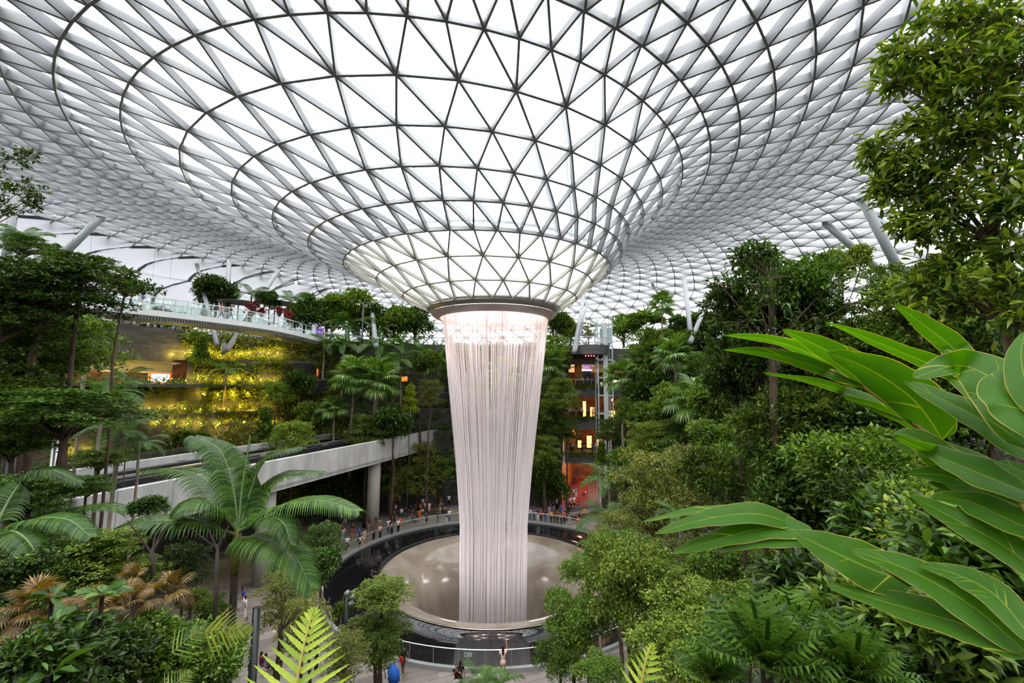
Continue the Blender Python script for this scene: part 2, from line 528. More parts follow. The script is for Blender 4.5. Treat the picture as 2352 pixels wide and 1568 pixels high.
tag(mesh_obj('water_strands', water_mesh(640, .012, .042, .86, 1.0, 1), M_water, wf), kind='stuff')
for i in range(8):      # floodlights in the collar and beside the bowl lip
    a = 2 * PI * (i + .5) / 8
    def aim(p, q): return (Vector(q) - Vector(p)).to_track_quat('-Z', 'Y').to_euler()
    p_ = (RC[0] + 6.3 * math.cos(a), RC[1] + 6.3 * math.sin(a), ZR - 1.0); q_ = (RC[0] + 3.2 * math.cos(a), RC[1] + 3.2 * math.sin(a), 12)
    lamp('collar_floodlight', 'SPOT', p_, 1300, (1, .93, .92), .2, aim(p_, q_), spot_size=R(50), spot_blend=.8)
    p_ = (PC[0] + 9.6 * math.cos(a), PC[1] + 9.6 * math.sin(a), .4); q_ = (RC[0] + 3.0 * math.cos(a), RC[1] + 3.0 * math.sin(a), 4)
    lamp('bowl_floodlight', 'SPOT', p_, 800, (1, .93, .92), 1.2, aim(p_, q_), spot_size=R(120), spot_blend=.8)
# thin mist sheet inside the strands
def mistmat():
    M = bpy.data.materials.new('water_mist'); M.use_nodes = True; nt = M.node_tree; nt.nodes.clear(); N = nt.nodes.new; L = nt.links.new
    out = N('ShaderNodeOutputMaterial'); d = N('ShaderNodeBsdfDiffuse'); d.inputs[0].default_value = (.96, .92, .925, 1)
    tl = N('ShaderNodeBsdfTranslucent'); tl.inputs[0].default_value = (.96, .92, .925, 1)
    m1 = N('ShaderNodeMixShader'); m1.inputs[0].default_value = .5; t = N('ShaderNodeBsdfTransparent')
    m2 = N('ShaderNodeMixShader'); tc = N('ShaderNodeTexCoord'); sp = N('ShaderNodeSeparateXYZ')
    at = N('ShaderNodeMath'); at.operation = 'ARCTAN2'
    cb = N('ShaderNodeCombineXYZ'); mu = N('ShaderNodeMath'); mu.operation = 'MULTIPLY'; mu.inputs[1].default_value = .012
    nz = N('ShaderNodeTexNoise'); nz.inputs['Scale'].default_value = 9; nz.inputs['Detail'].default_value = 4
    mr = N('ShaderNodeMapRange'); mr.inputs[1].default_value = .3; mr.inputs[2].default_value = .75; mr.inputs[3].default_value = .03; mr.inputs[4].default_value = .30
    zr_ = N('ShaderNodeMapRange'); zr_.inputs[1].default_value = 23; zr_.inputs[2].default_value = 0; zr_.inputs[3].default_value = .35; zr_.inputs[4].default_value = 1.0
    mm = N('ShaderNodeMath'); mm.operation = 'MULTIPLY'
    L(tc.outputs['Object'], sp.inputs[0]); L(sp.outputs[1], at.inputs[0]); L(sp.outputs[0], at.inputs[1])
    L(at.outputs[0], cb.inputs[0]); L(sp.outputs[2], mu.inputs[0]); L(mu.outputs[0], cb.inputs[1]); L(cb.outputs[0], nz.inputs['Vector'])
    L(nz.outputs['Fac'], mr.inputs[0]); L(sp.outputs[2], zr_.inputs[0]); L(mr.outputs[0], mm.inputs[0]); L(zr_.outputs[0], mm.inputs[1])
    L(d.outputs[0], m1.inputs[1]); L(tl.outputs[0], m1.inputs[2]); L(mm.outputs[0], m2.inputs[0]); L(t.outputs[0], m2.inputs[1]); L(m1.outputs[0], m2.inputs[2]); L(m2.outputs[0], out.inputs[0])
    return M
ms = MB(); zz = np.linspace(-6.5, ZR - .7, 18)
ms.lathe([(float(np.interp(z, WPz, WPr)) * .93, float(z)) for z in zz], 96)
ms.build('mist_sheet', mistmat(), wf, True)

# ---------------------------------------------------------------- deck, black pool and bowl
T_TAB = [(-180, 43), (-160, 47), (-135, 50), (-90, 52), (-60, 50), (-30, 46), (0, 42), (30, 36), (60, 30), (90, 28.5), (115, 29.5), (139, 32), (152, 37), (161, 42), (180, 43)]
B_TAB = [(-180, 27), (-135, 28), (-90, 28), (-60, 24), (-30, 20), (0, 19), (30, 20), (60, 22), (90, 22), (115, 22.5), (139, 24), (161, 27), (180, 27)]
def tabf(t, a):
    d = math.degrees(a); d = (d + 180) % 360 - 180
    return float(np.interp(d, [q[0] for q in t], [q[1] for q in t]))
NT, TOPZ = 7, 22.4
def tier_r(i, a):
    B, T = tabf(B_TAB, a), tabf(T_TAB, a)
    return B + (T - B) * i / (NT - 1)
def tier_z(i): return TOPZ * (i + 1) / NT
def ground(x, y):
    a = math.atan2(y - CY, x - CX); r = math.hypot(x - CX, y - CY)
    z = 0.0
    for i in range(NT):
        if r > tier_r(i, a): z = tier_z(i)
    return z
fl = MB()
nA = 96
vs = [(CX, CY, -.0)]
vs = []
for i in range(nA):
    a = 2 * PI * i / nA
    rr = tier_r(0, a) + .5
    vs += [(PC[0] + 14.3 * math.cos(a), PC[1] + 14.3 * math.sin(a), 0), (CX + rr * math.cos(a), CY + rr * math.sin(a), 0)]
fl.add(vs, [(2 * i, 2 * i + 1, (2 * i + 3) % (2 * nA), (2 * i + 2) % (2 * nA)) for i in range(nA)])
o = fl.build('floor', M_paver); o['kind'] = 'structure'; uvmesh(o, lambda c: (c.x * .5 + c.y * .2, c.y * .5 - c.x * .2))
pool = thing('fountain_pool', 'round polished black pool ring around the waterfall bowl', 'pool', (PC[0], PC[1], 0))
MB().lathe([(14.2, -.02), (13.9, -.10), (11.5, -.16), (9.95, -.05), (9.9, .02), (9.86, -.05)], 128).build('black_basin', M_black, pool, True)
MB().lathe([(14.45, -.3), (14.45, .22), (14.2, .22), (14.2, -.3)], 128).build('basin_kerb', mat('kerb_grey', (.30, .30, .30, 1), .35), pool)
MB().lathe([(9.98, .03), (9.95, .07), (9.86, .07), (9.84, .0)], 128).build('bowl_lip', mat('lip_metal', (.45, .38, .30, 1), .25, metal=.8), pool)
M_bowl = mat('wet_acrylic_bowl', (.20, .155, .12, 1), .13, spec=1.0, noise=(.5, '#968d80', (1, 1, .3)))
MB().lathe([(9.86, .03), (9.3, .02), (8.8, -.12), (8.2, -.45), (7.6, -1.0), (7.0, -1.8), (6.5, -2.8), (6.1, -4.2), (5.8, -6.5), (5.6, -9)], 128).build('water_bowl', M_bowl, pool, True)
MB().lathe([(5.7, -8.9), (.01, -8.9)], 48).build('bowl_floor', mat('bowl_floor_dark', (.3, .28, .27, 1), .4), pool)
gl = thing('glass_balustrade', 'curved clear glass balustrade with bright handrail around the black pool', 'railing', (PC[0], PC[1], 0))
MB().lathe([(14.33, .2), (14.33, 1.15)], 128).build('glass_panel', M_clear, gl)
MB().lathe([(14.33 + .035 * math.cos(t), 1.18 + .035 * math.sin(t)) for t in np.linspace(0, 2 * PI, 7)], 128).build('handrail', M_rail, gl, True)
pj = MB().box((0, 0, 0), (.02, .025, .95)).build('glass_joint', M_seam, gl)
for i in range(60):
    a = 2 * PI * i / 60
    q = pj if i == 0 else copy_tree(pj, gl)
    q.location = (14.33 * math.cos(a), 14.33 * math.sin(a), .68); q.rotation_euler = (0, 0, a)
sg = thing('notice_plate', 'small pale notice plate fixed on the pool balustrade glass', 'sign', atZ(1075, 1503, .85))
MB().box((0, 0, 0), (.45, .02, .24)).build('plate', mat('plate_grey', (.5, .55, .56, 1), .4), sg)
MB().box((-.12, -.015, 0), (.06, .005, .1)).build('pictogram', M_dark, sg)

# ---------------------------------------------------------------- terrace walls
CUTS = {}
def cut(i, a):
    d = math.degrees(a) % 360
    if 53 < d < 69.3: return True
    if i >= 5 and 161.5 < d < 180: return True
    return False
nA = 240
for i in range(NT):
    mb = MB(); tp = MB()
    z0 = tier_z(i) - TOPZ / NT; z1 = tier_z(i)
    for j in range(nA):
        a0, a1 = 2 * PI * j / nA, 2 * PI * (j + 1) / nA
        if cut(i, (a0 + a1) / 2): continue
        r0, r1 = tier_r(i, a0), tier_r(i, a1)
        ro0 = tier_r(i + 1, a0) + .3 if i < NT - 1 else r0 + 20
        ro1 = tier_r(i + 1, a1) + .3 if i < NT - 1 else r1 + 20
        P = lambda r, a, z: (CX + r * math.cos(a), CY + r * math.sin(a), z)
        mb.add([P(r0, a0, z0 - .2), P(r1, a1, z0 - .2), P(r1, a1, z1 + .25), P(r0, a0, z1 + .25), P(r0 + .3, a0, z1 + .25), P(r1 + .3, a1, z1 + .25), P(r0 + .3, a0, z1 - .1), P(r1 + .3, a1, z1 - .1)],
               [(0, 1, 2, 3), (3, 2, 5, 4), (4, 5, 7, 6)])
        tp.add([P(r0 + .1, a0, z1), P(r1 + .1, a1, z1), P(ro1, a1, z1), P(ro0, a0, z1)], [(0, 1, 2, 3)])
    o = mb.build('wall_terrace', M_stone); o['kind'] = 'structure'
    uvmesh(o, lambda c: (math.atan2(c.y - CY, c.x - CX) * 33, c.z))
    o = tp.build('floor_planting_bed', M_soil); o['kind'] = 'structure'

# ---------------------------------------------------------------- train guideway
GD = Vector((.295, .9555, 0)).normalized(); GE = Vector((-GD.y, GD.x, 0))
G0 = Vector((-14.8, 52.0, 0))
gw = thing('train_guideway', 'elevated concrete train guideway with two dark track troughs crossing behind the waterfall', 'bridge', (G0.x, G0.y, 0))
def gbox(mb, e0, e1, z0, z1, t0=-48, t1=22):
    vs = []
    for t in (t0, t1):
        for (e, z) in ((e0, z0), (e1, z0), (e1, z1), (e0, z1)):
            vs.append(GD * t + GE * e + Vector((0, 0, z)))
    mb.add(vs, [(3, 2, 1, 0), (4, 5, 6, 7), (0, 1, 5, 4), (1, 2, 6, 5), (2, 3, 7, 6), (3, 0, 4, 7)])
c = MB(); gbox(c, 0, .45, 7.6, 10.0)
c.build('near_fascia', M_concrete, gw)
c = MB(); gbox(c, .0, 10.2, 7.5, 7.9); c.build('deck_slab', M_concrete, gw)
c = MB(); gbox(c, 9.8, 10.3, 7.6, 10.05); c.build('far_fascia', M_concrete, gw)
c = MB(); gbox(c, .45, 1.0, 7.9, 9.1); gbox(c, 1.5, 3.6, 7.9, 8.5); gbox(c, 4.1, 4.7, 7.9, 9.7); gbox(c, 5.2, 5.6, 7.9, 9.7); gbox(c, 6.2, 8.4, 7.9, 8.7); gbox(c, 9.0, 9.8, 7.9, 9.5)
c.build('track_trough', M_track, gw)
c = MB(); gbox(c, 1.05, 1.13, 9.1, 9.2); gbox(c, 5.2, 5.6, 9.7, 9.85); gbox(c, 4.02, 4.08, 9.2, 9.3); gbox(c, 9.0, 9.12, 9.5, 9.6); gbox(c, 6.1, 6.2, 8.9, 9.0)
c.build('guide_rail', M_rail, gw)
jn = MB()
for t in np.arange(-46, 22, 3.2):
    jn.add([GD * t + GE * -.012 + Vector((0, 0, 7.6)), GD * (t + .04) + GE * -.012 + Vector((0, 0, 7.6)), GD * (t + .04) + GE * -.012 + Vector((0, 0, 10)), GD * t + GE * -.012 + Vector((0, 0, 10))], [(0, 1, 2, 3)])
jn.build('panel_joint', M_seam, gw)
bk = None
for t in np.arange(-45, 20, 4.1):
    for e, z in ((1.1, 9.5), (4.6, 9.75), (9.2, 9.65)):
        p = GD * t + GE * e + Vector((0, 0, z))
        if bk is None: bk = MB().box((0, 0, 0), (.6, .3, .12)).build('rail_bracket', M_rail, gw); q = bk
        else: q = copy_tree(bk, gw)
        q.location = p; q.rotation_euler = (0, 0, math.atan2(GD.y, GD.x))
cm = mat('column_concrete', (.40, .385, .34, 1), .6)
for t in (-30.5, -15.2, 0.0, 15.2):
    p = GD * (t + .3) + GE * 1.2
    w_ = Vector((G0.x + p.x, G0.y + p.y, 0))
    MB().tube([(0, 0, -.1), (0, 0, 4), (0, 0, 7.6)], .72, 24).build('column', cm, gw, True, loc=(p.x, p.y, 0))
dr = thing('guideway_sign', 'small green and white exit plate on the guideway wall', 'sign', tuple(G0 + GD * -29 + GE * 4.08 + Vector((0, 0, 9.1))), math.atan2(GD.y, GD.x))
MB().box((0, 0, 0), (.5, .03, .7)).build('plate', mat('plate_white', (.8, .85, .83, 1), .5), dr)
MB().box((0, -.02, .2), (.5, .02, .3)).build('green_band', mat('exit_green', (.02, .35, .16, 1), .5), dr)

# ---------------------------------------------------------------- white canopy bridge (curved)
BZ = 22.5
ctrl = [atZ(-350, 690, BZ), atZ(60, 682, BZ), atZ(260, 703, BZ), atZ(480, 728, BZ), atZ(640, 752, BZ), atZ(740, 778, BZ)]
def spline(P, n):
    out = []
    for i in range(len(P) - 1):
        p0, p1, p2, p3 = P[max(i - 1, 0)], P[i], P[i + 1], P[min(i + 2, len(P) - 1)]
        for q in range(n):
            t = q / n
            out.append(.5 * ((2 * p1) + (-p0 + p2) * t + (2 * p0 - 5 * p1 + 4 * p2 - p3) * t * t + (-p0 + 3 * p1 - 3 * p2 + p3) * t ** 3))
    out.append(P[-1].copy()); return out
path = spline([Vector(p) for p in ctrl], 8)
br = thing('canopy_bridge', 'white curved footbridge with glass balustrade hanging high on the left', 'bridge', (path[0].x, path[0].y, 0))
o0 = Vector((path[0].x, path[0].y, 0))
def strip(mb, offs):
    vs = []; k_ = len(offs)
    for i, p in enumerate(path):
        t = (path[min(i + 1, len(path) - 1)] - path[max(i - 1, 0)]); t.z = 0; t.normalize(); e = Vector((-t.y, t.x, 0))
        for (a, z) in offs: vs.append(p - o0 + e * a + Vector((0, 0, z)))
    fs = []
    for i in range(len(path) - 1):
        for q in range(k_):
            q2 = (q + 1) % k_
            fs.append((i * k_ + q, i * k_ + q2, (i + 1) * k_ + q2, (i + 1) * k_ + q))
    mb.add(vs, fs)
c = MB(); strip(c, [(0, -.45), (0, 0.05), (3.4, .05), (3.4, -.45), (2.6, -.7), (.8, -.7)]); c.build('deck_beam', mat('bridge_white', (.62, .63, .62, 1), .4), br)
c = MB(); strip(c, [(.06, .05), (.06, 1.15), (.085, 1.15), (.085, .05)]); strip(c, [(3.3, .05), (3.3, 1.15), (3.32, 1.15), (3.32, .05)]); c.build('glass_panel', M_clear, br)
c = MB(); strip(c, [(.03, 1.15), (.03, 1.22), (.1, 1.22), (.1, 1.15)]); strip(c, [(3.28, 1.15), (3.28, 1.22), (3.36, 1.22), (3.36, 1.15)])
for i in range(0, len(path), 1):
    t = (path[min(i + 1, len(path) - 1)] - path[max(i - 1, 0)]); t.z = 0; t.normalize(); e = Vector((-t.y, t.x, 0))
    for a in (.03, 3.33):
        p = path[i] - o0 + e * a; c.bar(p, p + Vector((0, 0, 1.2)), .04, .04, (1, 0, 0))
c.build('rail_post', M_rail, br)
c = MB()
for i in range(len(path) - 1):
    for f in np.linspace(0, 1, 5)[:-1]:
        p = path[i].lerp(path[i + 1], f) - o0
        t = (path[i + 1] - path[i]); t.z = 0; t.normalize(); e = Vector((-t.y, t.x, 0))
        c.bar(p + e * .3 + Vector((0, 0, -.6)), p + e * 3.1 + Vector((0, 0, -.6)), .12, .35)
c.build('deck_rib', M_strut, br)

# ---------------------------------------------------------------- sloping roof columns
SN = 0
for (tx, ty, bx, by, rad, lab) in [
    (38, 430, 8, 640, .38, 'thick grey steel column at the far left edge behind the palm'),
    (237, 493, 120, 610, .42, 'thick grey column leaning down to the left under the white blinds'),
    (451, 603, 492, 765, .27, 'thin grey column leaning right beside the upright column above the bridge'),
    (527, 590, 516, 775, .33, 'upright grey column rising behind the white bridge'),
    (643, 615, 540, 775, .33, 'grey column leaning down to the left behind the bridge palms'),
    (811, 672, 825, 770, .3, 'pale short column behind the terrace trees left of the funnel'),
    (847, 655, 862, 778, .33, 'grey column standing just left of the purple sign'),
    (930, 683, 880, 775, .33, 'grey column leaning left just beside the glass funnel'),
    (1279, 712, 1319, 790, .28, 'thin grey column leaning right beside the ring collar'),
    (1342, 675, 1322, 790, .36, 'grey column left of the glass lift tower'),
    (1350, 692, 1326, 790, .25, 'slimmer column directly behind the one left of the lift tower'),
    (1498, 652, 1556, 740, .3, 'thin column leaning right behind the tall fan palm'),
    (1571, 637, 1588, 780, .36, 'upright grey column right of the tall fan palm'),
    (1633, 675, 1592, 770, .3, 'column leaning left to the foot of the upright column'),
    (1785, 582, 1800, 700, .3, 'dark grey column behind the dark crowned tree'),
    (1893, 510, 2030, 630, .42, 'long grey column leaning right above the pale green tree'),
    (1979, 455, 2065, 620, .45, 'thickest grey column leaning right beside the big foreground tree')]:
    top = roof_hit(tx, ty)
    bot = atZ(bx, by, TOPZ)
    if by < 760 or bot.y > top.y + 25 or bot.y < top.y - 30 or bot.y < 0:
        bot = atY(bx, by, top.y * .97)
    t = thing('roof_column', lab, 'column', bot, 0, 'sloping roof columns')
    rel = top - bot
    n_ = rel.normalized()
    ext = Vector((0, 0, 0)) - n_ * 3
    MB().tube([ext, rel * .985], rad, 14).build('shaft', M_strut, t, True)
    MB().tube([rel * .985, rel + n_ * .2], [rad * .85, rad * .45], 12).build('head_joint', M_seam, t, True)
# ---------------------------------------------------------------- plant library
M_ficus = leafmat('dark_glossy_leaf', '#1c3d12', '#55872c', .25)
M_mid = leafmat('mid_green_leaf', '#2f5c1a', '#7cab38', .32)
M_light = leafmat('light_green_leaf', '#3c681d', '#8fb447', .36)
M_lime = leafmat('lime_leaf', '#6e9a24', '#b4d044', .45)
M_olive = leafmat('olive_leaf', '#46602a', '#93a458', .3)
M_palm = leafmat('palm_leaflet', '#22501a', '#548838', .3, .4, .3)
M_fan = leafmat('fan_palm_leaf', '#34642a', '#78ab52', .3, .38, .45)
M_big = leafmat('large_dark_leaf', '#214c14', '#568a30', .25, .45, .3)
M_gold = leafmat('warm_golden_leaf', '#8a6a10', '#d8a61e', .4)
M_ochre = leafmat('ochre_fan_leaf', '#4c4218', '#94823c', .3)
M_litgreen = leafmat('lamp_tinted_ledge_leaf', '#4f7018', '#9aae2e', .35)  # yellow of the ledge lamps is mixed into this leaf colour

def leaf_cloud(pos, dirs, L, W, rs, fold=.12, droop=.12, lod=0, rollv=.8):
    """pos, dirs: (n,3); returns V, F of all leaves"""
    n = len(pos)
    d = dirs / (np.linalg.norm(dirs, axis=1, keepdims=True) + 1e-9)
    upv = np.tile(np.array([0, 0, 1.0]), (n, 1)) + rs.normal(0, rollv * .5, (n, 3))
    s = np.cross(d, upv); s /= (np.linalg.norm(s, axis=1, keepdims=True) + 1e-9)
    u = np.cross(s, d)
    l = (L * rs.uniform(.7, 1.25, n))[:, None]; w = (W * rs.uniform(.75, 1.2, n))[:, None]
    if lod == 0:
        T = [(0, 0, 0), (.42, -.5, fold), (1, 0, -droop), (.42, .5, fold)]
        Fc = [(0, 1, 2), (0, 2, 3)]
    else:
        T = [(0, 0, 0), (.25, -.38, fold * .8), (.25, 0, .03), (.25, .38, fold * .8), (.6, -.46, fold * .6), (.6, 0, -droop * .3), (.6, .46, fold * .6), (1, 0, -droop * 1.4)]
        Fc = [(0, 1, 2), (0, 2, 3), (1, 4, 5), (1, 5, 2), (2, 5, 6), (2, 6, 3), (4, 7, 5), (5, 7, 6)]
    V = np.stack([pos + d * (t[0] * l) + s * (t[1] * w) + u * (t[2] * l) for t in T], axis=1)
    k = len(T)
    F = (np.arange(n)[:, None, None] * k + np.array(Fc)[None]).reshape(-1, 3)
    return V.reshape(-1, 3), F
def join(parts):
    Vs, Fs, b = [], [], 0
    for V, F in parts:
        Vs.append(V); Fs.append(F + b); b += len(V)
    return np.concatenate(Vs), np.concatenate(Fs)
def rosettes(cen, out, per, spread, L, W, rs, lod=0, upb=.3, rad=.05, **kw):
    n = len(cen)
    P = np.repeat(cen, per, axis=0) + rs.normal(0, rad, (n * per, 3))
    D = np.repeat(out, per, axis=0) + rs.normal(0, spread, (n * per, 3)); D[:, 2] += upb
    return leaf_cloud(P, D, L, W, rs, lod=lod, **kw)
TPL = {}
def crown_round(seed, ncl, per, L, W, lod=0, flat=.8, lump=7):
    """crown about 1 unit radius, leaf size given in units of crown radius"""
    rs = np.random.default_rng(seed)
    lc = rs.normal(0, 1, (lump, 3)); lc /= np.linalg.norm(lc, axis=1, keepdims=True); lc *= rs.uniform(.35, .62, (lump, 1)); lc[:, 2] *= flat
    lr = rs.uniform(.32, .52, lump)
    q = rs.integers(0, lump, ncl)
    v = rs.normal(0, 1, (ncl, 3)); v /= np.linalg.norm(v, axis=1, keepdims=True)
    v[:, 2] = np.abs(v[:, 2]) * np.where(rs.uniform(0, 1, ncl) < .78, 1, -1)
    c = lc[q] + v * (lr[q] * rs.uniform(.72, 1.05, ncl))[:, None] * np.array([1, 1, flat])
    return rosettes(c, v * .6, per, .55, L, W, rs, lod, .15, L * .4), lc
def crown_layer(seed, nl, ncl, per, L, W, lod=0, height=1.2, thick=.05):
    """flat spreading tiers of small leaves"""
    rs = np.random.default_rng(seed); P = []; lc = []
    for i in range(nl):
        z = height * ((i + .5) / nl - .5); a0 = rs.uniform(0, 6.28)
        rr = (1.0 - .55 * abs((i + .5) / nl - .35)) * rs.uniform(.8, 1.05)
        for b in range(5):
            a = a0 + b * 1.257 + rs.uniform(-.3, .3); m_ = ncl // (nl * 5); q_ = rr * rs.uniform(.38, .62)
            cx, cy_ = math.cos(a) * q_, math.sin(a) * q_; lc.append((cx, cy_, z))
            r = np.sqrt(rs.uniform(0, 1, m_)); t = rs.uniform(0, 6.28, m_)
            rad_ = r * np.cos(t) * rr * .46; tan_ = r * np.sin(t) * rr * .30
            x = cx + rad_ * math.cos(a) - tan_ * math.sin(a); y = cy_ + rad_ * math.sin(a) + tan_ * math.cos(a)
            zz_ = z + height / nl * rs.uniform(-.35, .35)
            P.append(np.stack([x, y, zz_ - .10 * r ** 2 + rs.normal(0, thick * .6, m_)], axis=1))
    c = np.concatenate(P); o = c.copy(); o[:, 2] = .12
    return rosettes(c, o * .6, per, .5, L, W, rs, lod, .1, L * .5), np.array(lc)
def crown_column(seed, ncl, per, L, W, lod=0, h=2.6):
    rs = np.random.default_rng(seed)
    z = rs.uniform(-.5, .5, ncl); a = rs.uniform(0, 6.28, ncl); r = (.95 - .75 * (z + .5)) * rs.uniform(.55, 1.0, ncl) * (.75 + .35 * np.sin(z * 21 + a))
    c = np.stack([r * np.cos(a), r * np.sin(a), z * h], axis=1); o = c.copy(); o[:, 2] = .2
    return rosettes(c, o, per, .5, L, W, rs, lod, .2, L * .4), c[:10]
def make_tpl(key, gen, matl):
    (V, F), lc = gen
    TPL[key] = (raw_mesh(key, V, F), matl, lc)
make_tpl('round_a', crown_round(1, 420, 9, .16, .07), M_ficus)
make_tpl('round_b', crown_round(2, 420, 9, .16, .07), M_mid)
make_tpl('round_c', crown_round(3, 500, 8, .12, .055, flat=.95), M_light)
make_tpl('round_big', crown_round(4, 900, 9, .11, .042, lod=0, lump=11), M_ficus)
make_tpl('round_big_mid', crown_round(5, 1000, 9, .10, .045, lump=12), M_mid)
make_tpl('layer_a', crown_layer(6, 4, 900, 7, .07, .042, height=1.0), M_mid)
make_tpl('layer_b', crown_layer(7, 5, 1400, 7, .055, .034, height=1.1), M_light)
make_tpl('layer_dark', crown_layer(8, 5, 1500, 7, .055, .034, height=1.1), M_ficus)
make_tpl('layer_olive', crown_layer(9, 6, 1300, 6, .06, .03, height=1.4), M_olive)
make_tpl('flat_big', crown_layer(10, 3, 2600, 7, .040, .026, height=.55), M_light)
make_tpl('flat_dark', crown_layer(11, 3, 2600, 7, .040, .026, height=.6), M_mid)
make_tpl('column_a', crown_column(12, 500, 8, .22, .1), M_mid)
make_tpl('column_b', crown_column(13, 500, 8, .22, .1), M_lime)
make_tpl('broad_near', crown_round(14, 260, 9, .22, .085, lod=1, lump=9), M_mid)
make_tpl('broad_near_dark', crown_round(15, 300, 9, .20, .075, lod=1, lump=9), M_ficus)
make_tpl('broad_lime', crown_round(16, 260, 9, .22, .085, lod=1, lump=9), M_lime)

DESC = {'round_a': 'dark round tree', 'round_b': 'green round tree', 'round_c': 'light green round tree', 'round_big': 'large dark leafy tree', 'round_big_mid': 'large green leafy tree',
        'layer_a': 'green tiered tree', 'layer_b': 'light green tiered tree', 'layer_dark': 'dark tiered tree', 'layer_olive': 'olive green feathery tree', 'flat_big': 'flat light green small leaved tree',
        'flat_dark': 'flat dark green small leaved tree', 'column_a': 'narrow green conical tree', 'column_b': 'narrow lime green conical tree', 'broad_near': 'broad leaved green shrub',
        'broad_near_dark': 'broad leaved dark shrub', 'broad_lime': 'broad leaved lime green shrub',
        'palm': 'feather palm', 'fan': 'fan palm', 'drac': 'spiky multi stemmed plant', 'cut': 'cut leaved philodendron'}
NAME = {'round_a': 'round_tree', 'round_b': 'round_tree', 'round_c': 'round_tree', 'round_big': 'leafy_tree', 'round_big_mid': 'leafy_tree', 'layer_a': 'tiered_tree', 'layer_b': 'tiered_tree',
        'layer_dark': 'tiered_tree', 'layer_olive': 'feathery_tree', 'flat_big': 'spreading_tree', 'flat_dark': 'spreading_tree', 'column_a': 'conical_tree', 'column_b': 'conical_tree',
        'broad_near': 'leafy_shrub', 'broad_near_dark': 'leafy_shrub', 'broad_lime': 'leafy_shrub', 'palm': 'feather_palm', 'fan': 'fan_palm', 'drac': 'spiky_plant', 'cut': 'cut_leaf_plant'}
RND = random.Random(11)
def stem_pts(h, lean=(0, 0), n=6, wob=.03):
    return [Vector((lean[0] * (i / n) + wob * h * RND.uniform(-1, 1) * (0 < i < n), lean[1] * (i / n) + wob * h * RND.uniform(-1, 1) * (0 < i < n), h * i / n)) for i in range(n + 1)]
def tree(kind, px, py, wpx, Y, label, group=None, sz=1.0, tr=None, bark=None, gz=None):
    C_ = atY(px, py, Y); rad = wpx * Y / FPX / 2
    g0 = ground(C_.x, C_.y) if gz is None else gz
    me, ml, lc = TPL[kind]
    h = max(C_.z - g0, rad * .5)
    root = thing(NAME[kind], label, 'shrub' if 'broad' in kind else 'tree', (C_.x, C_.y, C_.z - h), 0, group)
    cr = mesh_obj('foliage', me, ml, root)
    cr.location = (0, 0, h); cr.scale = (rad, rad, rad * sz); cr.rotation_euler = (0, 0, RND.uniform(0, 6.28))
    tr = tr or max(.05, min(.22, rad * .06))
    mb = MB()
    pts = stem_pts(h + rad * (.3 if 'round' in kind else -.05) * sz, wob=.012, n=6)
    mb.tube(pts, [tr * (1.15 - .6 * i / 6) for i in range(7)], 7)
    ca, sa = math.cos(cr.rotation_euler[2]), math.sin(cr.rotation_euler[2])
    for q in lc[:9]:
        e = Vector(((q[0] * ca - q[1] * sa) * rad, (q[0] * sa + q[1] * ca) * rad, h + q[2] * rad * sz))
        zs = max(h * .35, min(h + rad * .2, e.z - .45 * math.hypot(e.x, e.y)))
        s0 = Vector((0, 0, zs)); md = s0.lerp(e, .5) + Vector((0, 0, rad * .06))
        mb.tube([s0, md, e], [tr * .45, tr * .3, tr * .12], 5, cap=False)
    mb.build('trunk', bark or M_bark, root, True)
    return root

# fronds: local x is the outward direction, z is up
def frond_mesh(key, length, rise, droop, nl, ll, lw, seed, hang=.35, vee=.25, lod=2):
    if key in TPL: return TPL[key]
    rs = random.Random(seed)
    P = lambda t: Vector((length * t * (1 - .18 * t * t * droop), 0, rise * t - droop * length * .62 * t ** 2.3))
    V = []; F = []
    def strip(b, pts, ws, side):
        base = len(V)
        for p, w in zip(pts, ws):
            V.append(tuple(p - side * w)); V.append(tuple(p + side * w))
        for i in range(len(pts) - 1):
            F.append((base + 2 * i, base + 2 * i + 1, base + 2 * i + 3, base + 2 * i + 2))
    for i in range(nl):
        t = .12 + .88 * i / (nl - 1)
        p = P(t); tan = (P(min(t + .02, 1.0)) - P(t - .02)).normalized()
        prof = math.sin(PI * min(1, .12 + t * .86)) ** .55
        l = ll * max(prof, .15) * rs.uniform(.92, 1.05)
        for sg in (-1, 1):
            sd = Vector((0, sg, 0))
            up_ = sd.cross(tan) * sg
            if up_.z < 0: up_ = -up_
            d = (sd * 1.0 + tan * (.35 + .5 * t) + up_ * vee).normalized()
            pts = [p]
            dd = d.copy(); st = 3
            for s_ in range(st):
                pts.append(pts[-1] + dd * (l / st)); dd = (dd + Vector((0, 0, -hang)) * (s_ + .6)).normalized()
            sv = tan
            w = lw * .5
            strip(None, pts, [w * .5, w, w * .8, w * .08], sv)
    n0 = len(V)
    mb = MB(); mb.tube([P(q / 8) for q in range(9)], [.03 * length / 3 * (1.1 - q / 8.5) for q in range(9)], 5)
    V += mb.V; F4 = [tuple(f) for f in F] + [tuple(i + n0 for i in f) for f in mb.F]
    me = raw_mesh(key, V, F4); me.materials.append(M_palm)
    TPL[key] = me
    return me
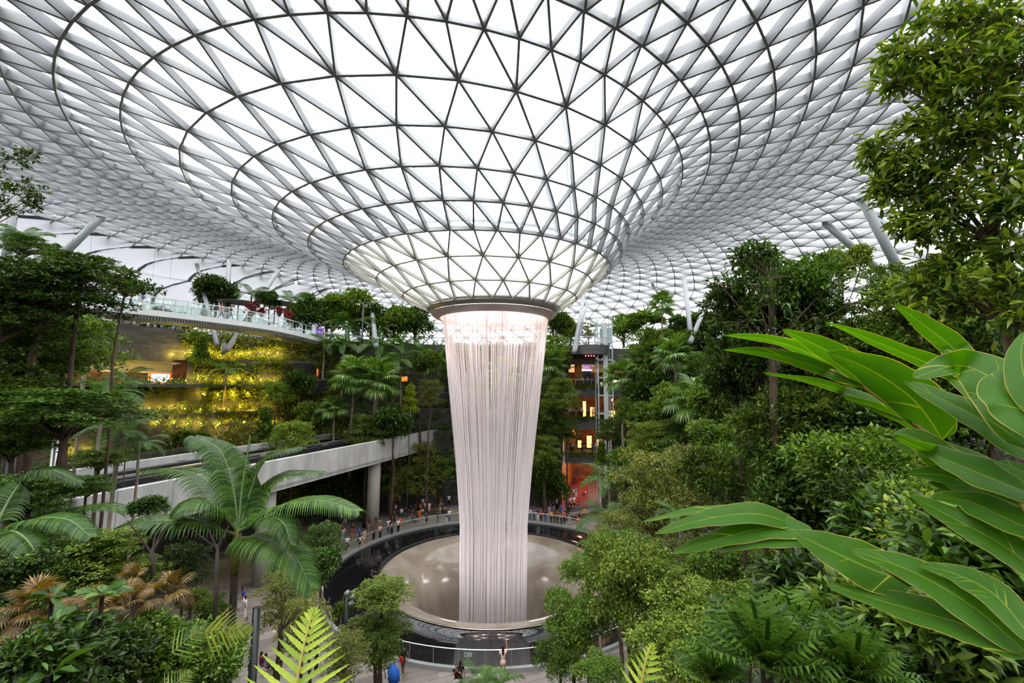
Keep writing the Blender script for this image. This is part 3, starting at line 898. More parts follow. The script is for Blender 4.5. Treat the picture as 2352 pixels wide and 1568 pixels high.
def fan_mesh(key, rad, n, pet, seed):
    if key in TPL: return TPL[key]
    V = []; F = []; rs = random.Random(seed)
    c = Vector((pet, 0, pet * .35))
    for i in range(n):
        a = (i / (n - 1) - .5) * 4.6
        d = Vector((math.cos(a), math.sin(a), -.12 - .15 * abs(a) / 2.3)).normalized(); s_ = Vector((-math.sin(a), math.cos(a), 0))
        l = rad * (1 - .22 * abs(a) / 2.3) * rs.uniform(.93, 1.05)
        w = l * .62 * 4.6 / n * .55; b = len(V)
        q = c + d * l * .6 + Vector((0, 0, .02)); tip = c + d * l + Vector((0, 0, -.22 * l))
        V += [tuple(c), tuple(q - s_ * w), tuple(q + s_ * w), tuple(tip)]
        F += [(b, b + 1, b + 2), (b + 1, b + 3, b + 2)]
    n0 = len(V); mb = MB(); mb.tube([(0, 0, 0), (pet * .5, 0, pet * .25), tuple(c)], [.025, .02, .015], 4)
    V += mb.V; F += [tuple(i + n0 for i in f) for f in mb.F]
    me = raw_mesh(key, V, F); TPL[key] = me
    return me
frond_mesh('frond_up', 3.0, 2.0, .75, 34, .75, .07, 1)
frond_mesh('frond_mid', 3.0, 1.1, .85, 34, .75, .07, 2)
frond_mesh('frond_low', 2.8, .5, 1.0, 34, .7, .07, 3)
fan_mesh('fan_leaf', .75, 26, .75, 4)
def palm(px, py, wpx, Y, label, group=None, n=12, gz=None, bark=None, tr=.11, kind='palm', hue=None, lean=0):
    C_ = atY(px, py, Y); s = wpx * Y / FPX / (5.2 if kind == 'palm' else 2.9)
    g0 = ground(C_.x, C_.y) if gz is None else gz
    h = max(C_.z - g0, .4)
    root = thing(NAME[kind], label, 'palm', (C_.x - lean, C_.y, C_.z - h), 0, group)
    pts = stem_pts(h, (lean, 0), wob=.006)
    mb = MB(); mb.tube(pts, [tr * s ** .5 * (1.25 - .5 * i / 6) for i in range(7)], 8); mb.build('trunk', bark or M_barkp, root, True)
    if kind == 'palm' and h > 2:
        mb = MB(); mb.tube([(lean, 0, h - .9 * s), (lean, 0, h - .3 * s), (lean, 0, h + .15)], [tr * s ** .5 * 1.0, tr * s ** .5 * 1.15, tr * .5], 8)
        mb.build('crown_shaft', mat('crownshaft_green', (.16, .27, .09, 1), .4), root, True)
    for i in range(n):
        a = i * 2.399 + RND.uniform(-.2, .2)
        if kind == 'palm':
            key = ('frond_up', 'frond_mid', 'frond_low')[i * 3 // n]
            o = mesh_obj('frond', TPL[key], M_palm, root); q = s * RND.uniform(.88, 1.1)
            o.rotation_euler = (RND.uniform(-.2, .2), RND.uniform(-.15, .1), a)
        else:
            me = TPL['fan_leaf']
            if hue is not None:
                kk = 'fan_' + hue.name
                if kk not in TPL: TPL[kk] = me.copy(); TPL[kk].materials.clear()
                me = TPL[kk]
            o = mesh_obj('fan_leaf', me, hue or M_fan, root); q = s * RND.uniform(.85, 1.1)
            el = 1.15 - 2.0 * i / n
            o.rotation_euler = (RND.uniform(-.2, .2), -el, a)
        o.location = (lean, 0, h); o.scale = (q, q, q)
    return root
ORD = ['', 'first', 'second', 'third', 'fourth', 'fifth', 'sixth', 'seventh', 'eighth', 'ninth', 'tenth', 'eleventh', 'twelfth', 'thirteenth', 'fourteenth', 'fifteenth', 'sixteenth']
def row(phrase, items):
    """items sorted left to right; label says kind and which of its kind in that row"""
    items = sorted(items, key=lambda q: q[1]); cnt = {}; tot = {}
    for it in items: tot[it[0]] = tot.get(it[0], 0) + 1
    for it in items:
        k_, px, py, w, Y = it[:5]; opt = it[5] if len(it) > 5 else {}
        cnt[k_] = cnt.get(k_, 0) + 1
        which = '' if tot[k_] == 1 else (', %s from left' % ORD[cnt[k_]])
        lab = (DESC[k_] + which + ', ' + phrase) if which else (DESC[k_] + ' ' + phrase)
        if k_ in ('palm', 'fan'): palm(px, py, w, Y, lab, phrase, kind=k_, **opt)
        elif k_ == 'drac': drac(px, py, w, Y, lab)
        elif k_ == 'cut': cutleaf(px, py, w, Y, lab, **opt)
        else: tree(k_, px, py, w, Y, lab, phrase, **opt)
def drac(px, py, wpx, Y, label):
    C_ = atY(px, py, Y); g0 = ground(C_.x, C_.y); rs = np.random.default_rng(int(px))
    root = thing('spiky_plant', label, 'plant', (C_.x, C_.y, g0))
    mb = MB(); cen = []
    r = wpx * Y / FPX / 2; h = C_.z - g0
    for i in range(6):
        a = i * 1.05; e = Vector((math.cos(a) * r * .7, math.sin(a) * r * .7, h + rs.uniform(-.5, .6)))
        mb.tube([(0, 0, 0), (e.x * .3, e.y * .3, e.z * .5), e], [.09, .07, .05], 6); cen.append(e)
    mb.build('stem', M_barkp, root, True)
    cen = np.array(cen); P = np.repeat(cen, 40, axis=0); D = rs.normal(0, 1, P.shape); D[:, 2] = np.abs(D[:, 2]) * .8
    V, F = leaf_cloud(P, D, r * .75, r * .09, rs, droop=.3)
    mesh_obj('foliage', raw_mesh('spiky_leaves', V, F), M_mid, root)
def cutleaf(px, py, wpx, Y, label, gz=None):
    """philodendron: rosette of deeply lobed leaves"""
    C_ = atY(px, py, Y); r = wpx * Y / FPX / 2
    if 'lobed' not in TPL:
        V = []; F = []
        for i in range(9):
            t = i / 8.0
            for sg in (-1, 1):
                x = .25 + t * .7; l = .34 * math.sin(PI * (.2 + .75 * t)) + .05; b = len(V)
                w = .022
                V += [(x - w, 0, .02), (x + w, 0, .02), (x + .28 * l + w * 1.2, sg * l * .6, .05 + .02 * (i % 2)), (x + .55 * l, sg * l, -.03), (x + .24 * l - w * 1.1, sg * l * .62, .05)]
                F += [(b, b + 1, b + 2), (b, b + 2, b + 4), (b + 4, b + 2, b + 3)]
        b = len(V); V += [(.2, -.03, .02), (.2, .03, .02), (1.0, .03, 0), (1.15, 0, -.05), (1.0, -.03, 0)]; F += [(b, b + 1, b + 2), (b, b + 2, b + 4), (b + 4, b + 2, b + 3)]
        mb = MB(); mb.tube([(0, 0, 0), (.25, 0, .02)], [.012, .01], 4); b = len(V); V += mb.V; F += [tuple(i + b for i in f) for f in mb.F]
        TPL['lobed'] = raw_mesh('lobed_leaf', V, F)
    g0 = (ground(C_.x, C_.y) if gz is None else gz)
    root = thing('cut_leaf_plant', label, 'plant', (C_.x, C_.y, C_.z - .6))
    MB().tube([(0, 0, 0), (0, 0, .6)], [.05, .04], 7).build('stem', M_barkd, root, True)
    n = 34
    for i in range(n):
        a = i * 2.399; el = .15 + 1.15 * i / n
        o = mesh_obj('lobed_leaf', TPL['lobed'], M_big, root); q = r * RND.uniform(.75, 1.05)
        o.scale = (q, q, q); o.location = (0, 0, .6); o.rotation_euler = (RND.uniform(-.3, .3), -el, a)
# ---------------------------------------------------------------- ledge planting (uncountable low leaves), one object per ledge and side
def ledge(i, d0, d1, label, matl, dens=3.0, hgt=.55, L=.17, wallcover=.45, seed=0):
    rs = np.random.default_rng(seed + i * 7 + int(d0) + 500)
    a0, a1 = R(d0), R(d1)
    rm = tier_r(i, (a0 + a1) / 2); n = int(abs(a1 - a0) * rm * dens * 3.6); L *= 1.5
    P = []
    for q in range(n):
        a = rs.uniform(a0, a1)
        if cut(i, a): continue
        r = tier_r(i, a); depth = (tier_r(i + 1, a) - r) if i < NT - 1 else 5
        u = rs.uniform(); lump = .5 + .5 * math.sin(a * 41 + i * 2) * math.sin(a * 17 + 1)
        if rs.uniform() < wallcover:
            rr = r - .12 - rs.uniform(0, .25); z = tier_z(i) - rs.uniform(0, 1) ** 1.3 * (TOPZ / NT) * (.35 + .65 * lump); nrm = (-math.cos(a), -math.sin(a), .4)
        else:
            rr = r + .2 + min(depth * .5, 3.0) * u; z = tier_z(i) + .1 + rs.uniform(0, hgt) * (.4 + lump); nrm = (0, 0, 1)
        P.append((CX + rr * math.cos(a), CY + rr * math.sin(a), z) + nrm)
    P = np.array(P)
    V, F = rosettes(P[:, :3], P[:, 3:] * .7, 7, .6, L, L * .42, rs, 0, .15, .16)
    o = mesh_obj('ledge_planting', raw_mesh('ledge_planting', V, F), matl)
    tag(o, label, 'plants', None, 'stuff')
NM = ['lowest', 'second', 'third', 'fourth', 'fifth', 'sixth', 'topmost']
for i in range(NT):
    ledge(i, 100, 138, 'low leafy planting on the %s garden ledge left behind the waterfall' % NM[i], M_mid if i % 2 else M_ficus, 6.5, .8, .2)
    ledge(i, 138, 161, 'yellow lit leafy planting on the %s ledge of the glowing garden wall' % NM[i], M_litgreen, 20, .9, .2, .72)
    ledge(i, 161, 185, 'leafy planting on the %s ledge far left of the guideway' % NM[i], M_mid, 5, .7, .2)
    ledge(i, 185, 250, 'dense planting on the %s ledge in the lower left of the view' % NM[i], M_ficus, 7, .8, .15, .3)
    ledge(i, 71, 100, 'climbing leafy planting on the %s ledge directly behind the waterfall' % NM[i], M_mid, 8, .8, .2, .6)
    ledge(i, 25, 52.5, 'dense planting on the %s ledge right of the shop floors' % NM[i], M_mid, 7.5, .9, .2, .6)
    ledge(i, -25, 25, 'dense planting on the %s ledge of the right hillside' % NM[i], M_ficus, 5.5, .9, .2, .4)
    ledge(i, -80, -25, 'dense planting on the %s ledge in the lower right of the view' % NM[i], M_ficus, 8, .8, .14, .3)

# ---------------------------------------------------------------- trees and palms, row by row
row('on the rim terrace left of the funnel', [
    ('round_a', 497, 676, 117, 63), ('palm', 578, 676, 86, 60, dict(n=9)), ('round_a', 620, 690, 61, 60), ('palm', 668, 690, 91, 62, dict(n=9)),
    ('round_a', 700, 722, 116, 66), ('round_b', 752, 726, 97, 68), ('round_b', 803, 712, 124, 70), ('round_a', 852, 738, 102, 70), ('round_b', 905, 742, 116, 70),
    ('round_a', 955, 742, 110, 72), ('palm', 795, 750, 131, 64, dict(n=12)), ('round_b', 300, 742, 83, 62), ('round_a', 352, 745, 102, 64), ('round_b', 410, 748, 83, 64), ('palm', 872, 760, 83, 66)])
row('on the rim terrace right of the funnel', [
    ('round_a', 1270, 745, 86, 72), ('round_b', 1310, 760, 83, 72), ('layer_olive', 1352, 758, 55, 72), ('round_b', 1432, 752, 91, 70), ('drac', 1488, 738, 70, 66),
    ('fan', 1521, 705, 86, 58, dict(n=22)), ('round_a', 1560, 762, 97, 64), ('drac', 1600, 735, 50, 64), ('round_b', 1640, 755, 110, 62), ('round_c', 1928, 600, 131, 34), ('round_a', 1695, 740, 110, 56), ('layer_a', 2040, 650, 166, 40)])
row('in the left garden wall above the guideway', [
    ('palm', 745, 790, 102, 60), ('palm', 790, 795, 110, 60), ('palm', 870, 800, 138, 60), ('palm', 905, 830, 124, 58), ('fan', 812, 868, 121, 55, dict(n=24)), ('fan', 862, 882, 138, 55, dict(n=26)),
    ('palm', 925, 790, 110, 62), ('column_b', 942, 915, 44, 57), ('round_b', 970, 830, 91, 60), ('layer_olive', 988, 900, 83, 58), ('fan', 768, 940, 83, 54, dict(n=18)), ('layer_b', 845, 985, 124, 53),
    ('round_a', 905, 970, 110, 54), ('column_a', 608, 975, 56, 50), ('round_b', 455, 785, 63, 56), ('column_a', 462, 805, 50, 54), ('layer_a', 635, 900, 91, 54), ('layer_b', 672, 1010, 152, 48),
    ('palm', 520, 850, 83, 54, dict(n=9)), ('palm', 430, 950, 83, 52, dict(n=9)), ('layer_olive', 545, 1010, 124, 48), ('round_a', 690, 880, 83, 56), ('round_b', 720, 960, 97, 54), ('palm', 618, 1000, 55, 50, dict(n=8)),
    ('layer_a', 480, 900, 83, 54), ('round_a', 430, 1020, 83, 48)])
row('beside the guideway end behind the waterfall', [
    ('layer_olive', 960, 1070, 152, 60), ('layer_olive', 905, 1090, 124, 58), ('layer_a', 1010, 1075, 97, 62), ('round_b', 1095, 900, 124, 62), ('fan', 1155, 860, 124, 60), ('fan', 1120, 930, 138, 58),
    ('round_b', 1170, 960, 124, 62), ('layer_b', 1090, 1010, 124, 60), ('round_a', 760, 1120, 124, 55), ('round_a', 835, 1110, 110, 58), ('round_b', 1050, 830, 110, 66), ('layer_a', 1160, 1060, 124, 62)])
row('between the waterfall and the shop floors', [
    ('layer_a', 1270, 800, 124, 66), ('fan', 1262, 845, 119, 62, dict(n=22)), ('layer_b', 1285, 900, 124, 60), ('layer_a', 1250, 950, 116, 60), ('layer_a', 1300, 985, 83, 60), ('layer_b', 1250, 1030, 110, 58),
    ('round_b', 1255, 1090, 116, 60), ('round_a', 1270, 1120, 83, 60)])
row('on the ledges right of the shop floors', [
    ('fan', 1428, 870, 116, 58, dict(n=22)), ('layer_a', 1470, 820, 110, 60), ('fan', 1550, 822, 132, 52, dict(n=24)), ('round_b', 1500, 790, 110, 60), ('round_a', 1590, 800, 110, 54), ('round_b', 1450, 950, 97, 54),
    ('round_b', 1530, 930, 138, 46), ('fan', 1600, 930, 166, 40, dict(n=24)), ('round_a', 1620, 860, 124, 46), ('layer_b', 1490, 1010, 152, 44), ('layer_a', 1560, 1000, 138, 42), ('column_a', 1382, 1040, 38, 56),
    ('round_b', 1440, 1080, 124, 44), ('palm', 1400, 1100, 152, 40, dict(n=10)), ('round_a', 1480, 890, 110, 56), ('layer_b', 1395, 985, 83, 60), ('round_b', 1660, 930, 152, 36), ('round_a', 1555, 1070, 138, 36)])
row('on the middle of the right slope', [
    ('layer_olive', 1500, 1130, 260, 28), ('layer_olive', 1600, 1090, 200, 30), ('round_b', 1640, 1010, 120, 26), ('palm', 1400, 1190, 160, 30, dict(n=10)), ('palm', 1375, 1245, 110, 27, dict(n=9)),
    ('layer_olive', 1420, 1230, 150, 26), ('round_b', 1690, 1080, 150, 24), ('palm', 1560, 1180, 120, 24, dict(n=9))])
row('in the right forest behind the ginger leaves', [
    ('round_big', 1725, 700, 210, 15), ('round_big', 1850, 690, 260, 14), ('round_big_mid', 1745, 600, 110, 15, dict(sz=.75)), ('round_big', 1690, 850, 210, 16), ('round_big_mid', 1800, 950, 300, 14),
    ('round_big_mid', 1640, 1080, 190, 17), ('round_big', 1840, 1130, 330, 13), ('round_big_mid', 1990, 800, 260, 13), ('round_big', 2080, 960, 330, 12), ('round_big_mid', 1960, 1060, 300, 11),
    ('round_big', 1900, 860, 250, 15), ('layer_olive', 2060, 760, 260, 16), ('round_big_mid', 2170, 690, 320, 12), ('round_big', 2260, 880, 300, 11), ('round_big_mid', 2180, 1180, 360, 8), ('round_big', 2020, 1220, 330, 9),
    ])
row('in the canopy right of the pool', [
    ('flat_big', 1450, 1310, 340, 15, dict(sz=1.3)), ('flat_big', 1620, 1400, 360, 13, dict(sz=.8)), ('flat_big', 1560, 1480, 330, 12), ('flat_dark', 1320, 1410, 200, 16, dict(sz=1.3)), ('flat_big', 1760, 1400, 330, 12),
    ('flat_dark', 1700, 1290, 330, 17), ('flat_dark', 1350, 1300, 160, 18), ('flat_big', 1840, 1480, 300, 10), ('flat_dark', 1290, 1500, 150, 15, dict(sz=1.3)), ('flat_dark', 1440, 1250, 200, 19), ('flat_dark', 1850, 1320, 260, 13),
    ('flat_dark', 1380, 1530, 140, 13), ('layer_olive', 1590, 1290, 150, 18)])
row('in the lower right corner beds', [
    ('broad_near', 2060, 1450, 360, 4.6), ('broad_near_dark', 2260, 1300, 420, 4.4), ('broad_lime', 2290, 1230, 220, 4.8), ('broad_near', 2200, 1500, 330, 3.9), ('broad_near_dark', 1900, 1400, 300, 6.5),
    ('broad_near_dark', 2090, 1280, 330, 6.5), ('cut', 1760, 1530, 300, 3.6), ('cut', 1640, 1560, 180, 4.2), ('cut', 1960, 1560, 260, 3.4), ('cut', 2320, 1500, 260, 3.8), ('broad_near_dark', 1990, 1560, 300, 4.2), ('cut', 1830, 1470, 200, 4.6)])
row('between the pool and the left slope', [
    ('layer_b', 882, 1352, 165, 21, dict(sz=.42)), ('layer_b', 868, 1432, 180, 21.5, dict(sz=.5)), ('layer_dark', 740, 1240, 120, 27, dict(sz=1.1)), ('round_a', 722, 1310, 120, 24), ('layer_olive', 650, 1370, 150, 20),
    ('layer_olive', 700, 1430, 150, 18), ('layer_olive', 790, 1500, 130, 17), ('layer_a', 870, 1490, 110, 20), ('round_a', 342, 1165, 90, 19, dict(sz=.7)), ('layer_a', 650, 1300, 90, 25), ('round_b', 790, 1395, 60, 24)])
row('in the left forest beside the guideway', [
    ('layer_dark', 110, 655, 380, 15, dict(sz=.55)), ('layer_dark', 10, 700, 300, 14, dict(sz=.7)), ('layer_dark', 190, 610, 230, 16, dict(sz=.4)), ('layer_a', 70, 800, 340, 16, dict(sz=.7)), ('layer_dark', 150, 930, 400, 13, dict(sz=.35)), ('layer_a', 30, 1000, 260, 13, dict(sz=.6)), ('layer_dark', 70, 1120, 240, 11, dict(sz=.5)), ('layer_dark', 60, 560, 130, 20, dict(sz=.6)), ('layer_a', 40, 900, 300, 15, dict(sz=.5)),
    ('layer_dark', 200, 1110, 130, 12, dict(sz=.5)), ('round_a', 120, 575, 46, 34), ('palm', 52, 545, 110, 26, dict(n=11)), ('palm', 200, 800, 110, 24, dict(n=10)), ('palm', 240, 905, 170, 22, dict(n=9)), ('palm', 285, 870, 130, 24, dict(n=9)),
    ('palm', 270, 990, 150, 24, dict(n=11)), ('palm', 320, 1020, 110, 24, dict(n=9)), ('layer_a', 20, 930, 220, 15), ('palm', 200, 770, 90, 26, dict(n=8)),
    ('round_a', 300, 910, 50, 30), ('layer_a', 150, 780, 260, 18), ('layer_a', 230, 1050, 150, 22, dict(sz=.5)), ('layer_dark', 290, 655, 130, 16, dict(sz=.4))])
row('in the lower left forest', [
    ('layer_b', 130, 1290, 340, 9, dict(sz=.5)), ('layer_b', 250, 1240, 180, 9.5, dict(sz=.4)), ('layer_b', 300, 1310, 180, 9.5, dict(sz=.5)), ('layer_dark', 60, 1340, 300, 8.5), ('layer_dark', 420, 1290, 140, 12),
    ('round_big_mid', 300, 1480, 240, 7.5), ('round_big', 170, 1540, 260, 6.5), ('round_big_mid', 470, 1500, 220, 8), ('round_big', 60, 1480, 240, 7.5), ('layer_a', 480, 1400, 110, 11), ('broad_near_dark', 90, 1540, 240, 4.6), ('round_c', 440, 1370, 70, 9.5),
    ('fan', 80, 1400, 150, 7.2, dict(n=16, hue=M_ochre)), ('fan', 190, 1420, 150, 7, dict(n=14, hue=M_ochre)), ('fan', 290, 1400, 140, 7.6, dict(n=14, hue=M_ochre)), ('palm', 90, 1210, 330, 11, dict(n=8)), ('palm', 90, 1150, 260, 13, dict(n=7))])
row('at the bottom edge in front of the pool', [('palm', 1100, 1560, 120, 15, dict(n=9)), ('palm', 1140, 1575, 110, 15.5, dict(n=8))])
# ---------------------------------------------------------------- buildings behind the garden
def surf(px, py, lo=8, hi=90):
    """where a sight line first meets the terraced ground"""
    d = ray(px, py); d = d / d.y; Y = lo
    while Y < hi:
        x, z = d.x * Y, CAMZ + d.z * Y
        if z < ground(x, Y) or z < 0: return Vector((x, Y, z))
        Y += .1
    return Vector((d.x * hi, hi, CAMZ + d.z * hi))
YF = 67.5
def zf(py, Y=YF): return atY(1380, py, Y).z
def xf(px, Y=YF): return atY(px, 900, Y).x
M_slab = mat('dark_slab_stone', (.10, .098, .095, 1), .8, noise=(.8, '#4a4846', (1, 1, 4)))
M_goldwall = mat('golden_leaf_wall', '#7c4a12', .7, noise=(2.2, '#c98622'), bump=.6)
M_shop = mat('warm_shop_wall', '#a06a38', .6, noise=(.6, '#5a3a24', (1, 1, 2)))
M_ceil = mat('cream_band', '#cdbb96', .6)
M_red = mat('red_carpet', '#9a3c38', .8)
M_lit = mat('lit_panel_warm', '#ffd9a0', .5, emit='#ffb45e', estr=2.2)
M_litw = mat('lit_panel_white', '#ffffff', .5, emit='#ffe9dc', estr=2.6)
x0, x1 = xf(1306), xf(1462)
zl = [(zf(835), zf(800)), (zf(912), zf(888)), (zf(986), zf(960)), (zf(1064), zf(1042))]
bd = thing('shop_floors', 'stacked open shop floors with dark stone slabs glowing orange right of the waterfall', 'building', ((x0 + x1) / 2, YF, 0))
ox, oy = (x0 + x1) / 2, YF
def bbox(mb, xa, xb, ya, yb, za, zb, mi=0): mb.box(((xa + xb) / 2 - ox, (ya + yb) / 2 - oy, (za + zb) / 2), (abs(xb - xa), abs(yb - ya), abs(zb - za)), 0, mi)
for i, (za, zb) in enumerate(zl):
    mb = MB(); bbox(mb, x0 - .6, x1 + 1, YF, YF + 1.2, za, zb); bbox(mb, x0 - .6, x1 + 1, YF + 1.2, YF + 15, zb - 1.0 if i else za, zb - .7 if i else za + .4)
    mb.build('floor_slab', M_slab, bd)
    mb = MB(); bbox(mb, x0, x1 + .6, YF + 1.3, YF + 14, zb - 1.12 if i else za - .05, zb - 1.02 if i else za + .05); mb.build('floor_ceiling', M_ceil, bd)
mb = MB(); bbox(mb, x0 - .5, x1 + .8, YF + 14, YF + 14.4, -.1, zf(800)); mb.build('back_wall', M_shop, bd)
mb = MB(); bbox(mb, x0 - .6, x0 - .2, YF + .8, YF + 14, zl[3][1], zf(835)); bbox(mb, x1 + .8, x1 + 1.2, YF, YF + 14, 0, zf(800)); mb.build('side_wall', M_goldwall, bd)
mb = MB(); bbox(mb, xf(1325), xf(1340), YF + 1.4, YF + 2.4, zl[1][1], zl[0][0]); bbox(mb, xf(1312), xf(1332), YF + 3, YF + 4, zl[2][1], zl[1][0]); bbox(mb, xf(1310), xf(1330), YF + 4, YF + 5, zl[3][1], zl[2][0]); mb.build('golden_planted_pier', M_goldwall, bd)
mb = MB(); bbox(mb, x0, x1, YF + 6, YF + 6.3, zf(852), zf(840)); bbox(mb, x0, x1, YF + 6, YF + 6.3, zf(838), zf(836)); mb.build('cream_fascia', M_ceil, bd)
sp = thing('shop_entrance', 'white glowing arched shop entrance on the upper shop floor beside the lift tower', 'shop front', (xf(1359), YF + 5, zl[1][1]))
mb = MB(); mb.box((-.9, 0, 1.35), (.16, .2, 2.7)); mb.box((0, 0, 2.7), (1.9, .2, .16)); mb.build('glowing_frame', M_litw, sp)
MB().box((0, .2, 1.3), (1.7, .1, 2.5)).build('doorway', M_dark, sp)
MB().box((.1, -.1, 3.15), (1.0, .1, .3)).build('purple_sign', mat('purple_sign_lit', '#7a5cff', .5, emit='#7048ff', estr=2.0), sp)
for i, (px, py, w, h, lv) in enumerate([(1386, 862, .9, 1.2, 1), (1415, 866, 1.4, 1.6, 1), (1342, 932, .5, 2.6, 2), (1360, 934, .7, 1.6, 2), (1405, 930, 1.0, 1.0, 2), (1352, 1010, .8, 2.0, 3), (1375, 1018, .9, 1.4, 3), (1330, 1008, .6, 1.2, 3)]):
    s_ = thing('lit_shop_display', 'glowing %s shop display at the back of the %s shop floor, %s' % (('white', 'orange')[i > 1], ['', 'upper', 'middle', 'lower'][lv], ['left', 'right', 'left', 'centre', 'right', 'centre', 'right', 'left'][i]), 'display', (xf(px, YF + 10), YF + 10, zl[lv][1] - .7))
    MB().box((0, 0, h / 2 + .3), (w, .15, h)).build('panel', M_litw if i < 2 else M_lit, s_)
    MB().box((0, .12, h / 2 + .3), (w + .2, .1, h + .2)).build('frame', M_dark, s_)
for (z, n, pw, col) in ((zl[0][0] - .6, 3, 90, (1, .72, .45)), (zl[1][0] - .6, 4, 110, (1, .5, .2)), (zl[2][0] - .6, 4, 110, (1, .42, .22)), (zl[3][0] - .6, 3, 90, (1, .5, .3))):
    for q in range(n):
        lamp('shop_light', 'POINT', (x0 + (x1 - x0) * (q + .5) / n, YF + 4 + (q % 2) * 4, z), pw, col, .3)
# balcony and dark wall above
b2 = thing('lift_balcony', 'dark stone balcony with metal railing beside the glass lift tower', 'balcony', (xf(1348), YF - 1.4, 0))
MB().lathe([(3.0, zf(818)), (3.1, zf(797)), (2.9, zf(797)), (2.9, zf(800)), (.01, zf(800))], 32).build('balcony_slab', M_slab, b2)
MB().lathe([(2.2, zf(818) - .02), (.01, zf(818) - .02)], 24).build('red_lit_soffit', mat('red_glow_tint_soffit', '#5a1c1c', .6), b2)  # red glow of the spotlights put into the soffit colour
for q in range(4):
    o = MB().box((-.6 + q * .4, -1.6, zf(819) - .1), (.12, .12, .1)).build('soffit_spotlight', mat('red_spot', '#ff6a6a', .5, emit='#ff5a5a', estr=12), b2)
mb = MB()
for q in range(22):
    a = 2 * PI * q / 22; mb.bar((3 * math.cos(a), 3 * math.sin(a), zf(797)), (3 * math.cos(a), 3 * math.sin(a), zf(797) + 1.1), .04, .04)
mb.lathe([(3.0, zf(797) + 1.1), (3.06, zf(797) + 1.13), (3.0, zf(797) + 1.16)], 32); mb.build('railing', M_rail, b2)
# red carpet walk
cw = [atZ(1262, 1165, .03), atZ(1352, 1165, .03), atZ(1347, 1078, .03), atZ(1326, 1078, .03)]
cc = (cw[0] + cw[2]) / 2
rc = thing('red_walkway', 'long red carpeted walkway leading into the orange lit hall', 'walkway', (cc.x, cc.y, 0.0))
MB().add([p - cc + Vector((0, 0, .0 + cc.z)) for p in cw], [(0, 1, 2, 3)]).build('carpet', M_red, rc)
M_gl = M_goldwall
gwp = [atZ(1290, 1150, 0), atZ(1325, 1078, 0)]
mb = MB(); a_, b_ = gwp[0] - cc, gwp[1] - cc
mb.add([(a_.x, a_.y, 0), (b_.x, b_.y, 0), (b_.x, b_.y, zl[3][0]), (a_.x, a_.y, zl[3][0]), (a_.x - .4, a_.y, 0), (b_.x - .4, b_.y, 0), (b_.x - .4, b_.y, zl[3][0]), (a_.x - .4, a_.y, zl[3][0])], [(0, 1, 2, 3), (4, 7, 6, 5), (0, 3, 7, 4), (3, 2, 6, 7)])
mb.build('golden_side_wall', M_goldwall, rc)
for q in range(4): lamp('hall_light', 'POINT', (x0 + 1.5 + q * 2.2, YF + 1 + q * 4, 4.2), 55, (1, .5, .45), .3)
gf = MB(); gf.box((xf(1380), YF + 4, -.06), (18, 28, .1)); o = gf.build('floor', M_paver); o['kind'] = 'structure'; uvmesh(o, lambda c: (c.x * .5, c.y * .5))
for i, nm in ((1, 'upper'), (2, 'middle'), (3, 'lower')):
    rs = np.random.default_rng(i + 300); n = 420
    P = np.stack([rs.uniform(x0 - .8, x1 + 1, n), YF + rs.uniform(-.25, .5, n), zl[i][1] + rs.uniform(-.75, .45, n) * (.5 + .5 * np.sin(np.arange(n)))], axis=1)
    V, F = rosettes(P, np.tile(np.array([0, -.6, .3]), (n, 1)), 7, .6, .26, .12, rs)
    tag(mesh_obj('slab_planting', raw_mesh('slab_planting', V, F), M_light), 'trailing planting along the edge of the %s shop floor slab' % nm, 'plants', None, 'stuff')
    t = thing('shop_floor_railing', 'thin metal railing in front of the %s shop floor' % nm, 'railing', (ox, YF + .6, zl[i][1])); mb = MB()
    for q in np.arange(x0 - ox, x1 - ox + .1, 1.2): mb.box((q, 0, .55), (.04, .04, 1.1))
    mb.box((0, 0, 1.1), (x1 - x0, .06, .05)); mb.build('rail_and_posts', M_rail, t); MB().box((0, 0, .55), (x1 - x0, .015, .95)).build('glass_panel', M_clear, t)
# lift tower
lt = thing('lift_tower', 'tall glass lift tower with pale steel frame rising above the shop floors', 'lift tower', (xf(1383), YF - 1.6, 0))
z0, z1 = 0, atY(1383, 736, YF - 1.6).z
mb = MB()
for (x, y) in ((-1.05, -1), (1.05, -1), (-1.05, 1), (1.05, 1)): mb.box((x, y, (z0 + z1) / 2), (.16, .16, z1 - z0))
mb.box((0, -1.15, (z1 - .5) / 2), (.62, .3, z1 - .5))
z = 2.0
while z < z1:
    for y in (-1, 1): mb.box((0, y, z), (2.2, .12, .18))
    for x in (-1.05, 1.05): mb.box((x, 0, z), (.12, 2.0, .18))
    z += 2.6
mb.build('steel_frame', mat('lift_steel', (.48, .51, .52, 1), .4), lt)
mb = MB()
for (c_, s_) in (((-1.1, 0), (.02, 2)), ((1.1, 0), (.02, 2)), ((0, 1.05), (2.1, .02))): mb.box((c_[0], c_[1], (z0 + z1) / 2), (s_[0], s_[1], z1 - z0 - .2))
mb.build('glass_shaft', M_clear, lt)
MB().box((.3, 0, zf(775)), (1.4, 1.6, 2.4)).build('lift_car', mat('lift_car_grey', (.45, .55, .55, 1), .3), lt)
